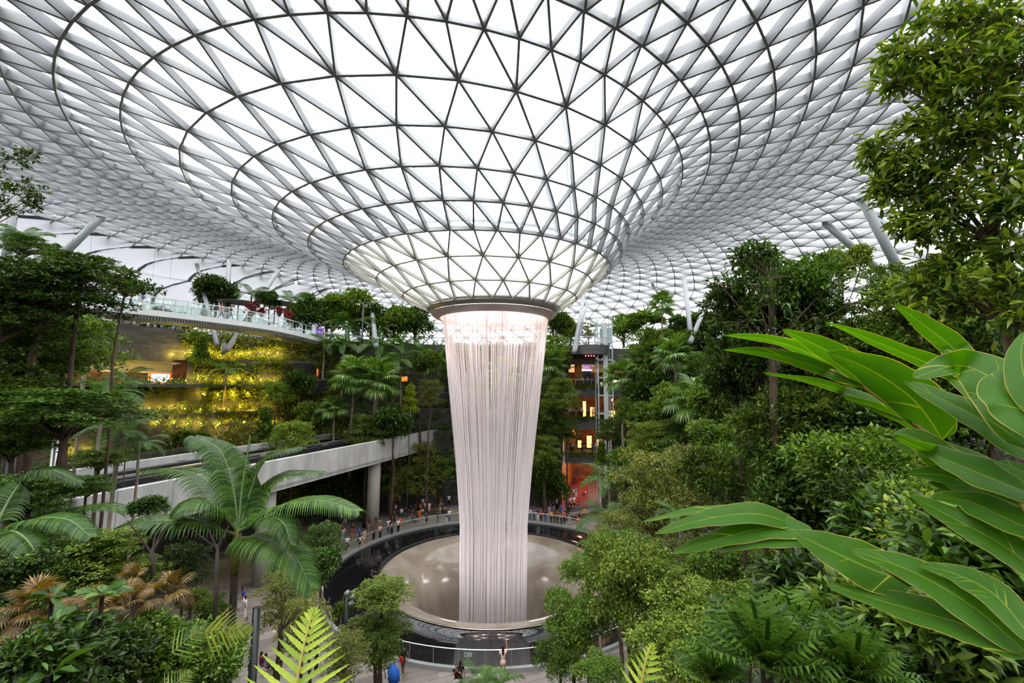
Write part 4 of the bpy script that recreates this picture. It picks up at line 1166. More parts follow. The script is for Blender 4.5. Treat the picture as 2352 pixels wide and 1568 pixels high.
# stone building at the left
lb = thing('stone_terrace_building', 'curved grey stone terrace building with cream underside above a lit shop at left', 'building', (CX, CY, 0))
def arcwall(mb, d0, d1, prof, n=24):
    mb.lathe(prof, n, (0, 0), R(d0), R(d1))
rT = tabf(T_TAB, R(168))
mb = MB(); arcwall(mb, 160.5, 181, [(rT - .4, 18.9), (rT - .4, 22.9), (rT, 22.9), (rT, 22.4)])
o = mb.build('stone_parapet', M_stone, lb); uvmesh(o, lambda c: (math.atan2(c.y, c.x) * 33, c.z))
mb = MB(); arcwall(mb, 160.5, 181, [(rT - .4, 18.9), (rT + 1.2, 18.7), (rT + 1.4, 17.7), (rT + 7, 17.7)]); mb.build('cream_soffit', M_cream, lb)
mb = MB(); arcwall(mb, 148, 186, [(rT + 6.5, 15.9), (rT + 6.5, 22)]); mb.build('shop_back_wall', M_shop, lb)
mb = MB(); arcwall(mb, 160.5, 181, [(rT, 22.4), (rT + 20, 22.4)]); mb.build('terrace_floor', M_paver, lb)
mb = MB(); arcwall(mb, 150, 185, [(rT - 12, 15.95), (rT + 7, 15.95)]); mb.build('shop_floor', M_slab, lb)
for q in range(5):
    a = R(159 + q * 4.5); lamp('shop_light', 'POINT', (CX + (rT + 3) * math.cos(a), CY + (rT + 3) * math.sin(a), 17.3), 110, (1, .62, .32), .3)
scn = thing('shop_screen', 'bright pale shop screen in an orange frame under the stone terrace building', 'screen', atY(368, 868, 55.5), R(60))
MB().box((0, 0, 0), (1.9, .1, 1.0)).build('screen', mat('screen_lit', '#dfe6ff', .4, emit='#dfe6ff', estr=1.6), scn)
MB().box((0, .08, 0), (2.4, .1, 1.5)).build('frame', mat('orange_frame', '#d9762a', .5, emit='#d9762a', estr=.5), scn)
def rail_run(name, label, d0, d1, rr, z, hgt=1.1, step=1.4):
    t = thing(name, label, 'railing', (CX, CY, z))
    mb = MB(); mb.lathe([(rr, 0.05), (rr, hgt)], 40, (0, 0), R(d0), R(d1)); mb.build('glass_panel', M_clear, t)
    mb = MB(); n = int(abs(R(d1 - d0)) * rr / step)
    mb.lathe([(rr - .03, hgt), (rr, hgt + .05), (rr + .03, hgt), (rr, hgt - .03), (rr - .03, hgt)], 40, (0, 0), R(d0), R(d1))
    for i in range(n + 1):
        a = R(d0) + R(d1 - d0) * i / n; mb.box((rr * math.cos(a), rr * math.sin(a), hgt / 2), (.04, .04, hgt), a)
    mb.build('rail_and_posts', M_rail, t)
rail_run('terrace_railing', 'glass railing along the top of the curved grey stone building at left', 158, 180, rT, 22.9)
rail_run('terrace_railing', 'glass railing on the rim terrace left of the funnel', 100, 157, 31, 22.4)
# windows and openings in the left garden wall
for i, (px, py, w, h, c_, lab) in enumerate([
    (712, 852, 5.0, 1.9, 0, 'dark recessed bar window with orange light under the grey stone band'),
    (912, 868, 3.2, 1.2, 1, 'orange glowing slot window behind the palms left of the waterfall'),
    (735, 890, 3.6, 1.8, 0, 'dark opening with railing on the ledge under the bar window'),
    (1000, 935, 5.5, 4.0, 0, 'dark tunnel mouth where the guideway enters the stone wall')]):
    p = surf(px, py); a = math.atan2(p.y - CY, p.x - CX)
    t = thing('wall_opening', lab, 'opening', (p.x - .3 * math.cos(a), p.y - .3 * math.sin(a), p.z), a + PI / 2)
    MB().box((0, 0, 0), (w, .5, h)).build('recess_shade_box', M_dark, t)  # solid dark box stands in for the shade inside the opening
    if i < 2: MB().box((w * -.28, .28, -h * .1), (w * .3, .05, h * .6)).build('lit_panel', mat('orange_glow', '#ff8a3a', .5, emit='#ff7a2a', estr=1.1), t)
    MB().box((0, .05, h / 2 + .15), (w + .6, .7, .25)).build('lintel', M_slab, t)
# yellow ledge lamps
M_bulb = mat('yellow_bulb', '#ffe27a', .5, emit='#ffcf4a', estr=18)
proto = None; bulbs = []
for (y, xs) in ((812, range(398, 660, 22)), (872, range(345, 650, 26)), (905, range(470, 640, 34)), (938, range(340, 640, 30)), (972, range(360, 660, 34)), (1012, range(500, 640, 30)), (1040, range(180, 260, 30)), (778, (55, 90, 105))):
    for x in xs:
        bulbs.append((x + RND.uniform(-6, 6), y + RND.uniform(-4, 4)))
for (x, y) in bulbs:
    p = surf(x, y); v = (Vector((0, 0, CAMZ)) - p).normalized(); p = p + v * .45
    if proto is None:
        proto = thing('ledge_lamp', 'tiny yellow lamp glowing among the ledge plants of the left garden wall', 'lamp', p, 0, 'yellow ledge lamps')
        mb = MB(); mb.lathe([(0.001, -.06), (.045, -.04), (.06, 0), (.045, .04), (0.001, .06)], 8); mb.build('bulb', M_bulb, proto)
        MB().tube([(0, 0, -.4), (0, 0, -.09)], .02, 5).build('stake', M_dark, proto)
    else:
        o = copy_tree(proto); o.location = p
    lamp('ledge_light', 'POINT', p + v * .25, 62, (1, .72, .08), .08)
# hanging cables
for i, (px, y0, y1, Y, lab) in enumerate([(205, 405, 600, 40, 'thin red cable hanging from the roof left of the leaning column'), (390, 475, 640, 46, 'thin red cable hanging from the roof above the bridge'), (350, 490, 640, 50, 'thin pale cable hanging just left of the bridge cable'), (162, 440, 600, 42, 'thin pale cable hanging furthest left under the blinds')]):
    a, b = atY(px, y0, Y), atY(px, y1, Y)
    t = thing('hanging_cable', lab, 'cable', b); MB().tube([(0, 0, 0), (0, 0, a.z - b.z)], .015, 4).build('wire', mat('cable_red', '#8a5a58', .5), t)
# stairs beside the seats
st = thing('garden_steps', 'dark timber steps with an orange handrail rising into the garden behind the pool', 'stairs', atZ(985, 1168, 0))
mb = MB()
for i in range(9): mb.box((0, .55 * i + .3, .17 * i + .08), (3.2, .6, .17 * (i * 2 + 1) if 0 else .17))
mb.build('step', mat('step_wood', '#5a4434', .7), st)
mb = MB(); mb.bar((1.5, 0, .9), (1.5, 4.6, 2.5), .09, .09); mb.bar((-1.5, 0, .9), (-1.5, 4.6, 2.5), .09, .09)
for q in range(5):
    for s_ in (-1.5, 1.5): mb.bar((s_, q * 1.1, .2 + q * .36), (s_, q * 1.1, .95 + q * .38), .05, .05)
mb.build('handrail', mat('rail_wood', '#b0713c', .5), st)
for i, (px, py, L_, lab) in enumerate([(950, 1185, 9, 'long dark timber bench ledge behind the pool, left of the steps'), (1345, 1172, 5, 'dark stepped bench beside the red walkway'), (1355, 1190, 5, 'front dark stepped bench under the palm beside the red walkway')]):
    p = atZ(px, py, 0); b = thing('deck_bench', lab, 'bench', p, .15 if i == 0 else .5)
    MB().box((0, .4, .42), (L_, .7, .1)).build('seat', mat('bench_wood', '#3a2c24', .6), b)
    MB().box((0, .4, .2), (L_ - .2, .5, .38)).build('base', M_slab, b)
# lamp posts
for (px, pt, pb, Y, rad, lab) in [(797, 1368, 1568, 22, .09, 'slim black lamp post with round head left of the pool'), (590, 1395, 1568, 10.5, .085, 'thick dark post standing beside the big palm trunk'), (835, 700, 770, 62, .14, 'tall twin black post beside the purple sign'), (31, 1010, 1130, 14, .12, 'dark blue post between the left trunks'), (135, 960, 1050, 17, .12, 'pale grey ringed post in the left forest')]:
    t0, b0 = atY(px, pt, Y), atY(px, pb, Y)
    g0 = min(ground(b0.x, b0.y), t0.z - 1)
    t = thing('lamp_post', lab, 'post', (t0.x, t0.y, g0)); MB().tube([(0, 0, 0), (0, 0, t0.z - g0)], rad, 10).build('pole', M_dark if px != 135 else M_rail, t, True)
    if px == 797:
        mb = MB()
        for q in ((0, .12), (.28, -.05), (.2, -.35)): mb.tube([(q[0] - .03, -.1, t0.z - g0 + q[1]), (q[0], .14, t0.z - g0 + q[1])], .10, 12)
        mb.build('spotlight_head', mat('lamp_head', (.22, .23, .23, 1), .3), t, True)
pg = thing('purple_pennant', 'small purple panel fixed to the twin black post on the rim terrace', 'sign', atY(734, 761, 62)); MB().box((0, 0, 0), (1.1, .05, .9)).build('panel', mat('purple_panel', '#8a2bd0', .5), pg)
# red cafe umbrellas / parasols behind the bridge
for i, (px, py) in enumerate([(548, 692), (632, 693)]):
    p = atY(px, py, 61); u = thing('parasol', 'flat grey parasol roof on the rim terrace, %s of the two' % ('left', 'right')[i], 'parasol', (p.x, p.y, TOPZ))
    h = p.z - TOPZ
    MB().tube([(0, 0, 0), (0, 0, h)], .08, 8).build('pole', M_strut, u); MB().lathe([(2.6, h - .15), (1.2, h + .1), (.01, h + .3)], 24).build('canopy', M_seam, u, True)
for i, (px, py, w) in enumerate([(580, 703, 26), (602, 710, 14), (642, 710, 16), (663, 717, 12)]):
    p = atY(px, py, 60); u = thing('red_flower_pot', 'round red flower cluster behind the bridge, %s from left' % ORD[i + 1], 'flowers', (p.x, p.y, p.z - .3))
    rs = np.random.default_rng(i); r_ = w * 60 / FPX / 2
    c_ = rs.normal(0, .5, (40, 3)) * r_; V, F = rosettes(c_, c_, 5, .6, .35, .2, rs)
    mesh_obj('petals', raw_mesh('petals', V, F), leafmat('red_petal', '#8a1410', '#c8352a', .2), u); MB().tube([(0, 0, -.7), (0, 0, .2)], .2, 8).build('pot', M_dark, u)
# ---------------------------------------------------------------- people
def clothmat():
    M = bpy.data.materials.new('cloth'); M.use_nodes = True; nt = M.node_tree; p = nt.nodes['Principled BSDF']; p.inputs['Roughness'].default_value = .85
    o = nt.nodes.new('ShaderNodeObjectInfo'); nt.links.new(o.outputs['Color'], p.inputs['Base Color']); return M
M_cloth = clothmat()
M_skin = mat('skin', '#a8765a', .55)
M_hair = mat('dark_hair', '#15100d', .5)
def skin_mesh(key, V, E_, Rr, root=0, sub=1):
    me = bpy.data.meshes.new(key); me.from_pydata(V, E_, []); me.update()
    o = bpy.data.objects.new(key, me); COL.objects.link(o)
    md = o.modifiers.new('s', 'SKIN'); md.use_smooth_shade = True
    for i, r in enumerate(Rr):
        rr = r if isinstance(r, tuple) else (r, r)
        me.skin_vertices[0].data[i].radius = rr; me.skin_vertices[0].data[i].use_root = (i == root)
    if sub: o.modifiers.new('u', 'SUBSURF').levels = sub; o.modifiers['u'].render_levels = sub
    dg = bpy.context.evaluated_depsgraph_get()
    out = bpy.data.meshes.new_from_object(o.evaluated_get(dg)); out.name = key
    bpy.data.objects.remove(o); bpy.data.meshes.remove(me)
    return out
def pose_joints(p):
    """joints for a 1.65 m figure facing -y"""
    J = dict(pel=(0, 0, .90), waist=(0, 0, 1.04), chest=(0, -.01, 1.24), neck=(0, 0, 1.40), head=(0, -.02, 1.50), top=(0, -.02, 1.61))
    for s, k in ((-1, 'l'), (1, 'r')):
        J['sh' + k] = (s * .16, 0, 1.34); J['hip' + k] = (s * .085, 0, .87); J['kn' + k] = (s * .09, -.01, .48); J['an' + k] = (s * .095, .02, .08); J['to' + k] = (s * .11, -.15, .03)
        J['el' + k] = (s * .22, .03, 1.09); J['wr' + k] = (s * .22, -.05, .86)
    def sh(k, **kw):
        for a, b in kw.items(): J[a] = b
    if p == 'phone': sh(0, ell=(-.2, -.18, 1.20), wrl=(-.06, -.34, 1.42), elr=(.2, -.18, 1.20), wrr=(.07, -.34, 1.42))
    if p == 'raise': sh(0, ell=(-.24, -.2, 1.38), wrl=(-.2, -.36, 1.62), elr=(.21, -.06, 1.10), wrr=(.18, -.2, .98))
    if p == 'lean': sh(0, chest=(0, -.07, 1.21), neck=(0, -.12, 1.37), head=(0, -.16, 1.46), top=(0, -.17, 1.57), shl=(-.16, -.1, 1.31), shr=(.16, -.1, 1.31), ell=(-.24, -.22, 1.12), wrl=(-.16, -.44, 1.12), elr=(.24, -.22, 1.12), wrr=(.16, -.44, 1.12))
    if p == 'walk': sh(0, knl=(-.09, -.16, .50), anl=(-.09, -.24, .12), tol=(-.1, -.40, .09), knr=(.09, .08, .48), anr=(.09, .30, .13), tor=(.1, .18, .04), ell=(-.2, .12, 1.12), wrl=(-.2, .10, .88), elr=(.2, -.08, 1.10), wrr=(.2, -.22, .94))
    if p == 'sit':
        for a in list(J): J[a] = (J[a][0], J[a][1], J[a][2] - .42)
        sh(0, knl=(-.11, -.42, .50), anl=(-.11, -.40, .08), tol=(-.12, -.56, .03), knr=(.11, -.42, .50), anr=(.11, -.40, .08), tor=(.12, -.56, .03), hipl=(-.085, -.05, .47), hipr=(.085, -.05, .47), ell=(-.2, -.08, .70), wrl=(-.1, -.30, .60), elr=(.2, -.08, .70), wrr=(.1, -.30, .60))
    return J
PT = {}
def person_tpl(p):
    if p in PT: return PT[p]
    J = pose_joints(p); V = []; E_ = []; Rr = []; ix = {}
    def add(n, v, r, par=None):
        ix[n] = len(V); V.append(v); Rr.append(r)
        if par: E_.append((ix[par], ix[n]))
    add('pel', J['pel'], (.12, .085)); add('waist', J['waist'], (.105, .08), 'pel'); add('chest', J['chest'], (.13, .09), 'waist'); add('neck', J['neck'], (.05, .05), 'chest')
    add('head', J['head'], (.072, .085), 'neck'); add('top', J['top'], (.062, .07), 'head')
    hx = J['head']; add('nose', (hx[0], hx[1] - .105, hx[2] + .015), (.012, .014), 'head')
    for k in 'lr':
        add('sh' + k, J['sh' + k], .052, 'chest'); add('el' + k, J['el' + k], .038, 'sh' + k); add('wr' + k, J['wr' + k], .024, 'el' + k)
        e, w = Vector(J['el' + k]), Vector(J['wr' + k]); d = (w - e).normalized(); s_ = d.cross(Vector((0, 1, .3))).normalized()
        palm_ = w + d * .06; add('pa' + k, tuple(palm_), (.034, .018), 'wr' + k)
        for q, (o_, l) in enumerate(((-.028, .07), (-.01, .08), (.01, .075), (.028, .06))):
            f = palm_ + s_ * o_ + d * .03; add('f%d%s' % (q, k), tuple(f + d * l * .5), .0085, 'pa' + k); add('g%d%s' % (q, k), tuple(f + d * l + Vector((0, 0, -.012))), .0075, 'f%d%s' % (q, k))
        add('th' + k, tuple(w + d * .04 + s_ * .045), .010, 'wr' + k)
        add('hip' + k, J['hip' + k], .085, 'pel'); add('kn' + k, J['kn' + k], .055, 'hip' + k); add('an' + k, J['an' + k], .036, 'kn' + k); add('to' + k, J['to' + k], (.035, .025), 'an' + k)
    body = skin_mesh('body_' + p, V, E_, Rr)
    def sub(names, edges, rad):
        vv = [J[n] if not isinstance(n, tuple) else n for n in names]; return skin_mesh('c', vv, edges, rad)
    mid = lambda a, b, t: tuple(Vector(J[a]).lerp(Vector(J[b]), t))
    v = [J['waist'], J['chest'], J['shl'], mid('shl', 'ell', .65), J['shr'], mid('shr', 'elr', .65), mid('pel', 'waist', .1), mid('chest', 'neck', .55)]
    shirt = skin_mesh('shirt_' + p, v, [(0, 1), (1, 2), (2, 3), (1, 4), (4, 5), (0, 6), (1, 7)], [(.125, .1), (.15, .11), .07, .058, .07, .058, (.135, .105), (.075, .065)])
    v = [J['pel'], J['hipl'], J['knl'], mid('knl', 'anl', .8), J['hipr'], J['knr'], mid('knr', 'anr', .8), mid('pel', 'waist', .5)]
    trou = skin_mesh('trousers_' + p, v, [(0, 1), (1, 2), (2, 3), (0, 4), (4, 5), (5, 6), (0, 7)], [(.135, .1), .1, .07, .058, .1, .07, .058, (.12, .095)])
    v = [J['pel'], J['hipl'], mid('hipl', 'knl', .8), J['hipr'], mid('hipr', 'knr', .8), mid('pel', 'waist', .5)]
    shorts = skin_mesh('shorts_' + p, v, [(0, 1), (1, 2), (0, 3), (3, 4), (0, 5)], [(.135, .1), .105, .085, .105, .085, (.12, .095)])
    v = [mid('pel', 'waist', .6), J['pel'], mid('hipl', 'hipr', .5), tuple(Vector(mid('knl', 'knr', .5)) + Vector((0, 0, .12)))]
    skirt = skin_mesh('skirt_' + p, v, [(0, 1), (1, 2), (2, 3)], [(.12, .1), (.15, .12), (.17, .14), (.19, .16)])
    h, t = Vector(J['head']), Vector(J['top'])
    v = [tuple(h + Vector((0, .035, .03))), tuple(t + Vector((0, .015, .015))), tuple(h + Vector((0, .055, -.06)))]
    hair = skin_mesh('hair_' + p, v, [(0, 1), (0, 2)], [(.082, .075), (.066, .07), (.055, .035)])
    v = v + [tuple(h + Vector((0, .085, -.2))), tuple(h + Vector((0, .09, -.34)))]
    hairl = skin_mesh('hair_long_' + p, v, [(0, 1), (0, 2), (2, 3), (3, 4)], [(.082, .075), (.068, .072), (.075, .045), (.075, .035), (.05, .02)])
    for me, mm in ((body, M_skin), (shirt, M_cloth), (trou, M_cloth), (shorts, M_cloth), (skirt, M_cloth), (hair, M_hair), (hairl, M_hair)):
        me.materials.clear(); me.materials.append(mm)
    PT[p] = dict(body=body, shirt=shirt, trousers=trou, shorts=shorts, skirt=skirt, hair=hair, hairl=hairl)
    return PT[p]
CLR = dict(white='#e6e6e6', black='#101013', grey='#70747a', navy='#18203c', blue='#1d49a8', lightblue='#8fb4d6', red='#b01c1c', maroon='#571520', orange='#e0631c', yellow='#d99a16', green='#3f7a46', beige='#cbb48e', khaki='#8a8060', cream='#ddd2b8', pink='#d8409a', blush='#ecc6ba', lavender='#8a7cb8', jeans='#3c5a80', brown='#5a3a26', teal='#2c7a80')
def person(px, py, pose, top, low, label, z=0.0, face=None, long=False, kind='trousers', s=1.0, bag=None, Y=None, group=None):
    p = atZ(px, py, z) if Y is None else atY(px, py, Y)
    if face is None: fa = math.atan2(PC[1] - p.y, PC[0] - p.x)
    elif face == 'cam': fa = math.atan2(-p.y, -p.x)
    else: fa = face
    if pose == 'sit' and z == 0.0 and Y is None: pass
    T = person_tpl(pose)
    o = thing('person', label, 'person', (p.x, p.y, p.z), fa + PI / 2, group); o.scale = (s, s, s)
    mesh_obj('body', T['body'], None, o)
    a = mesh_obj('shirt', T['shirt'], None, o); a.color = rgb(CLR[top])
    b = mesh_obj(kind if kind != 'trousers' else 'trousers', T[kind], None, o); b.color = rgb(CLR[low])
    mesh_obj('hair', T['hairl' if long else 'hair'], None, o)
    if bag:
        g = MB().box((.2, .1, .95 if pose != 'sit' else .55), (.1, .26, .26)).build('shoulder_bag', M_cloth, o); g.color = rgb(CLR[bag])
    return o
PPL = [
 # left group at the far rail
 (783, 1236, 'stand', 'maroon', 'black', 'person in dark patterned shirt behind the bushes at the left end of the rail', {}),
 (786, 1246, 'lean', 'white', 'lightblue', 'person in white top with light blue bag by the bushes at left', dict(bag='lightblue', long=True)),
 (797, 1258, 'sit', 'white', 'black', 'seated person in white behind the leaves at the left rail', dict(face='cam')),
 (808, 1234, 'phone', 'black', 'red', 'person in black shirt and red shorts photographing with raised phone', dict(kind='shorts')),
 (824, 1248, 'stand', 'blue', 'black', 'person in blue jacket and black trousers left of the beige shirt', {}),
 (826, 1262, 'lean', 'white', 'black', 'short person in white shirt and black shorts at the rail', dict(long=True, kind='shorts', s=.9)),
 (836, 1252, 'stand', 'beige', 'cream', 'person in beige shirt and cream shorts with orange bag', dict(kind='shorts', bag='orange')),
 (847, 1222, 'stand', 'maroon', 'grey', 'person in maroon shirt left of the concrete column', {}),
 (858, 1243, 'lean', 'black', 'black', 'person in black with a red bag at the rail', dict(bag='red', long=True)),
 (862, 1216, 'stand', 'black', 'brown', 'person in black standing behind the khaki shirt', {}),
 (871, 1224, 'stand', 'khaki', 'khaki', 'broad person in khaki shirt beside the column foot', dict(face='cam')),
 (872, 1240, 'stand', 'blush', 'black', 'person in pale pink shirt carrying a black backpack', dict(bag='black')),
 (891, 1226, 'phone', 'white', 'jeans', 'person in white cardigan and jeans right of the column', dict(long=True)),
 (899, 1231, 'lean', 'grey', 'black', 'person in grey t-shirt and black trousers leaning on the rail', {}),
 (914, 1225, 'stand', 'white', 'black', 'person in white top and black trousers beside the orange suitcase', dict(long=True)),
 (905, 1205, 'stand', 'black', 'black', 'person all in black behind the orange suitcase', {}),
 (908, 1178, 'sit', 'white', 'brown', 'person in white sitting at the left end of the bench', dict(face='cam')),
 (922, 1187, 'sit', 'cream', 'jeans', 'person in cream top and jeans on the bench', dict(face='cam', long=True)),
 (931, 1187, 'sit', 'black', 'jeans', 'person in black top and jeans on the bench', dict(face='cam')),
 (943, 1182, 'sit', 'black', 'black', 'person in black sitting mid bench', dict(face='cam')),
 (953, 1178, 'sit', 'navy', 'black', 'person in navy sitting right of mid bench', dict(face='cam')),
 (966, 1176, 'sit', 'orange', 'black', 'person in orange top sitting by the silver suitcase', dict(face='cam', long=True)),
 (976, 1172, 'sit', 'white', 'grey', 'person in white top sitting right of the orange top', dict(face='cam')),
 (985, 1182, 'stand', 'cream', 'beige', 'person in cream hat and beige clothes near the steps', dict(face='cam')),
 (947, 1202, 'stand', 'black', 'black', 'person in black with green shoes standing before the bench', dict(face=0.4)),
 (958, 1199, 'sit', 'black', 'grey', 'crouching person in black beside the green shoes', dict(face=2.6)),
 (979, 1210, 'stand', 'navy', 'navy', 'person in long navy dress at the rail', dict(kind='skirt', long=True)),
 (1005, 1206, 'stand', 'black', 'grey', 'person in black t-shirt and grey trousers facing the bench', dict(face='cam')),
 (1026, 1201, 'lean', 'green', 'white', 'child in light green top at the rail', dict(s=.7)),
 (1032, 1200, 'stand', 'white', 'jeans', 'person in white top and jeans beside the green child', dict(long=True)),
 (1012, 1182, 'stand', 'teal', 'beige', 'person in teal shirt and beige trousers below the planter', {}),
 (1016, 1184, 'walk', 'black', 'black', 'person in black walking below the planter', {}),
 (1031, 1163, 'stand', 'white', 'black', 'person in white shirt standing at the planter top', {}),
 (971, 1163, 'sit', 'white', 'grey', 'person in white sitting low on the steps', dict(face='cam', z=.3)),
 (968, 1136, 'sit', 'cream', 'orange', 'left of two people sitting at the top of the steps', dict(face='cam', z=1.6)),
 (978, 1138, 'sit', 'beige', 'orange', 'right of two people sitting at the top of the steps', dict(face='cam', z=1.6)),
 (786, 1200, 'sit', 'white', 'jeans', 'seated person in white and jeans under the palm frond tip', dict(face='cam')),
 (792, 1202, 'sit', 'black', 'white', 'seated person in black and white in the shade left', dict(face='cam')),
 (803, 1192, 'sit', 'beige', 'black', 'seated person in beige in the shade', dict(face='cam')),
 (812, 1192, 'sit', 'cream', 'black', 'seated person in cream top deep in the shade', dict(face='cam')),
 (822, 1194, 'sit', 'lightblue', 'black', 'seated person in light blue under the guideway', dict(face='cam')),
 (830, 1198, 'sit', 'green', 'black', 'seated person in green under the guideway', dict(face='cam')),
 (857, 1192, 'stand', 'khaki', 'khaki', 'person in khaki standing behind the column', {}),
 # group at the right far rail
 (1200, 1196, 'stand', 'lightblue', 'jeans', 'person in pale blue half hidden by falling water', {}),
 (1217, 1197, 'lean', 'white', 'jeans', 'person in white shirt at the left end of the right crowd', {}),
 (1227, 1198, 'lean', 'blue', 'jeans', 'person in bright blue shirt leaning on the rail in the right crowd', {}),
 (1236, 1199, 'stand', 'navy', 'white', 'person in navy with white shoulder bag in the right crowd', dict(bag='white', long=True)),
 (1243, 1200, 'stand', 'red', 'black', 'person in red shirt at the rail', {}),
 (1253, 1201, 'stand', 'black', 'jeans', 'person in black top between the red and lavender shirts', {}),
 (1262, 1192, 'stand', 'lavender', 'grey', 'person in lavender shirt in the second line', {}),
 (1266, 1203, 'stand', 'yellow', 'black', 'person in yellow shirt at the rail', {}),
 (1274, 1203, 'lean', 'black', 'black', 'person in black leaning right of the yellow shirt', {}),
 (1281, 1204, 'stand', 'brown', 'black', 'person in brown left of the grey leaning one', {}),
 (1289, 1207, 'lean', 'grey', 'black', 'person in dark grey leaning far over the rail', {}),
 (1288, 1190, 'stand', 'blue', 'navy', 'person in blue behind the grey leaning one', {}),
 (1296, 1204, 'stand', 'orange', 'black', 'person in orange shirt at the right end of the crowd', {}),
 (1301, 1199, 'stand', 'navy', 'black', 'person in navy behind the orange shirt', dict(bag='black')),
 (1249, 1172, 'stand', 'orange', 'khaki', 'person in orange top behind the crowd by the planter', {}),
 (1279, 1172, 'stand', 'white', 'black', 'tall person in white shirt walking behind the crowd', {}),
 (1284, 1166, 'stand', 'cream', 'black', 'person in cream beside the tall white shirt', {}),
 (1271, 1180, 'stand', 'black', 'grey', 'dark haired person in black behind the yellow shirt', {}),
 (1304, 1172, 'sit', 'black', 'black', 'person in black sitting at the left of the resting group', {}),
 (1312, 1173, 'sit', 'navy', 'black', 'person in navy sitting in the resting group', {}),
 (1320, 1172, 'sit', 'black', 'red', 'person in black and red sitting in the resting group', {}),
 (1310, 1160, 'sit', 'white', 'jeans', 'person in white and jeans resting on the walkway', dict(face='cam')),
 (1319, 1158, 'sit', 'white', 'yellow', 'person in white and yellow resting on the walkway', dict(face='cam')),
 (1317, 1146, 'stand', 'white', 'grey', 'person in white standing on the lower red walkway', dict(long=True)),
 (1323, 1143, 'stand', 'lightblue', 'white', 'person in pale blue standing on the lower red walkway', {}),
 (1345, 1142, 'sit', 'white', 'black', 'person in white sitting on the right edge of the walkway', dict(face=2.8)),
 (1316, 1118, 'walk', 'black', 'black', 'left of two dark figures walking up the red carpet', {}),
 (1322, 1115, 'walk', 'maroon', 'black', 'right of two dark figures walking up the red carpet', {}),
 (1329, 1166, 'sit', 'red', 'black', 'person in red reclining on the upper bench', {}),
 (1343, 1188, 'sit', 'yellow', 'brown', 'person in yellow sitting under the palm at right', {}),
 (1331, 1199, 'sit', 'black', 'orange', 'person in black on an orange seat under the palm', {}),
 # front of the pool
 (1155, 1556, 'raise', 'blush', 'blush', 'woman in blush dress raising one arm at the near pool rail', dict(long=True, kind='skirt', s=1.02)),
 (817, 1482, 'stand', 'pink', 'pink', 'woman in pink dress at the pool rail left of the young tree', dict(long=True, kind='skirt')),
 (926, 1550, 'walk', 'black', 'brown', 'person in dark clothes with red bag walking at the bottom', dict(face=2.2, bag='red')),
 (1048, 1600, 'phone', 'black', 'white', 'left dark haired person in black looking at a phone at the bottom edge', dict(face='cam', long=True)),
 (1056, 1592, 'stand', 'black', 'black', 'right person in black at the bottom edge', dict(long=True)),
 # left deck under the palm
 (511, 1425, 'sit', 'black', 'black', 'person in black with crossed legs sitting left of the palm trunk', dict(face='cam', bag='pink')),
 (556, 1402, 'walk', 'blue', 'white', 'person in blue walking just right of the palm trunk', dict(long=True)),
 (562, 1424, 'stand', 'white', 'white', 'person in white beside the big palm trunk', {}),
 (564, 1463, 'sit', 'lavender', 'navy', 'person in striped top sitting between palm trunk and dark post', dict(face='cam')),
 (580, 1466, 'stand', 'cream', 'black', 'woman in cream top and black shorts left of the dark post', dict(kind='shorts', long=True)),
 (660, 1480, 'phone', 'black', 'navy', 'person in black holding a phone right of the dark post', dict(face=0.3)),
 (634, 1460, 'sit', 'white', 'cream', 'person in white sitting under the young trees', dict(face='cam')),
 (598, 1548, 'sit', 'maroon', 'black', 'left of two people sitting by the dark post base', {}),
 (608, 1552, 'sit', 'lavender', 'navy', 'right of two people sitting by the dark post base', dict(long=True)),
 (572, 1590, 'stand', 'black', 'black', 'person in black cut by the bottom edge left of the dark post', {}),
 (738, 1392, 'stand', 'white', 'grey', 'person in white at the rail behind the young tree trunk', {}),
 (728, 1385, 'stand', 'blue', 'beige', 'person with blue top behind the young tree at the rail', {}),
 (752, 1430, 'walk', 'navy', 'beige', 'person in navy walking beside the pool kerb at left', {}),
 (732, 1442, 'stand', 'white', 'beige', 'person in white left of the pool kerb', {}),
 # upper shop floors
 (1279, 1034, 'stand', 'black', 'black', 'person in black standing alone on the lower shop floor at left', dict(z=zl[3][1])),
 (1314, 1037, 'stand', 'lightblue', 'brown', 'person in grey blue shirt on the lower shop floor', dict(z=zl[3][1])),
 (1336, 1036, 'stand', 'black', 'black', 'person in black in the middle of the lower shop floor', dict(z=zl[3][1])),
 (1359, 1037, 'stand', 'navy', 'black', 'person in navy right of middle on the lower shop floor', dict(z=zl[3][1])),
 (1367, 1037, 'stand', 'white', 'jeans', 'person in white at the right of the lower shop floor', dict(z=zl[3][1])),
]
for i, (c1, c2, w) in enumerate([('white', 'jeans', 'white'), ('lavender', 'black', 'lavender'), ('grey', 'black', 'grey'), ('white', 'black', 'plain white and black'), ('blue', 'black', 'blue'), ('cream', 'brown', 'cream'), ('red', 'black', 'red')]):
    PPL.append((1303 + i * 11 + (i % 3) * 2, 958, 'stand', c1, c2, 'person in %s on the middle shop floor behind the railing' % w, dict(z=zl[2][1])))
for i, (c1, c2, w) in enumerate([('grey', 'black', 'grey'), ('white', 'black', 'white'), ('lavender', 'jeans', 'lavender'), ('blue', 'black', 'blue'), ('black', 'black', 'black'), ('maroon', 'black', 'maroon')]):
    PPL.append((1326 + i * 12, 886, 'stand', c1, c2, 'person in %s on the upper shop floor behind the railing' % w, dict(z=zl[1][1])))
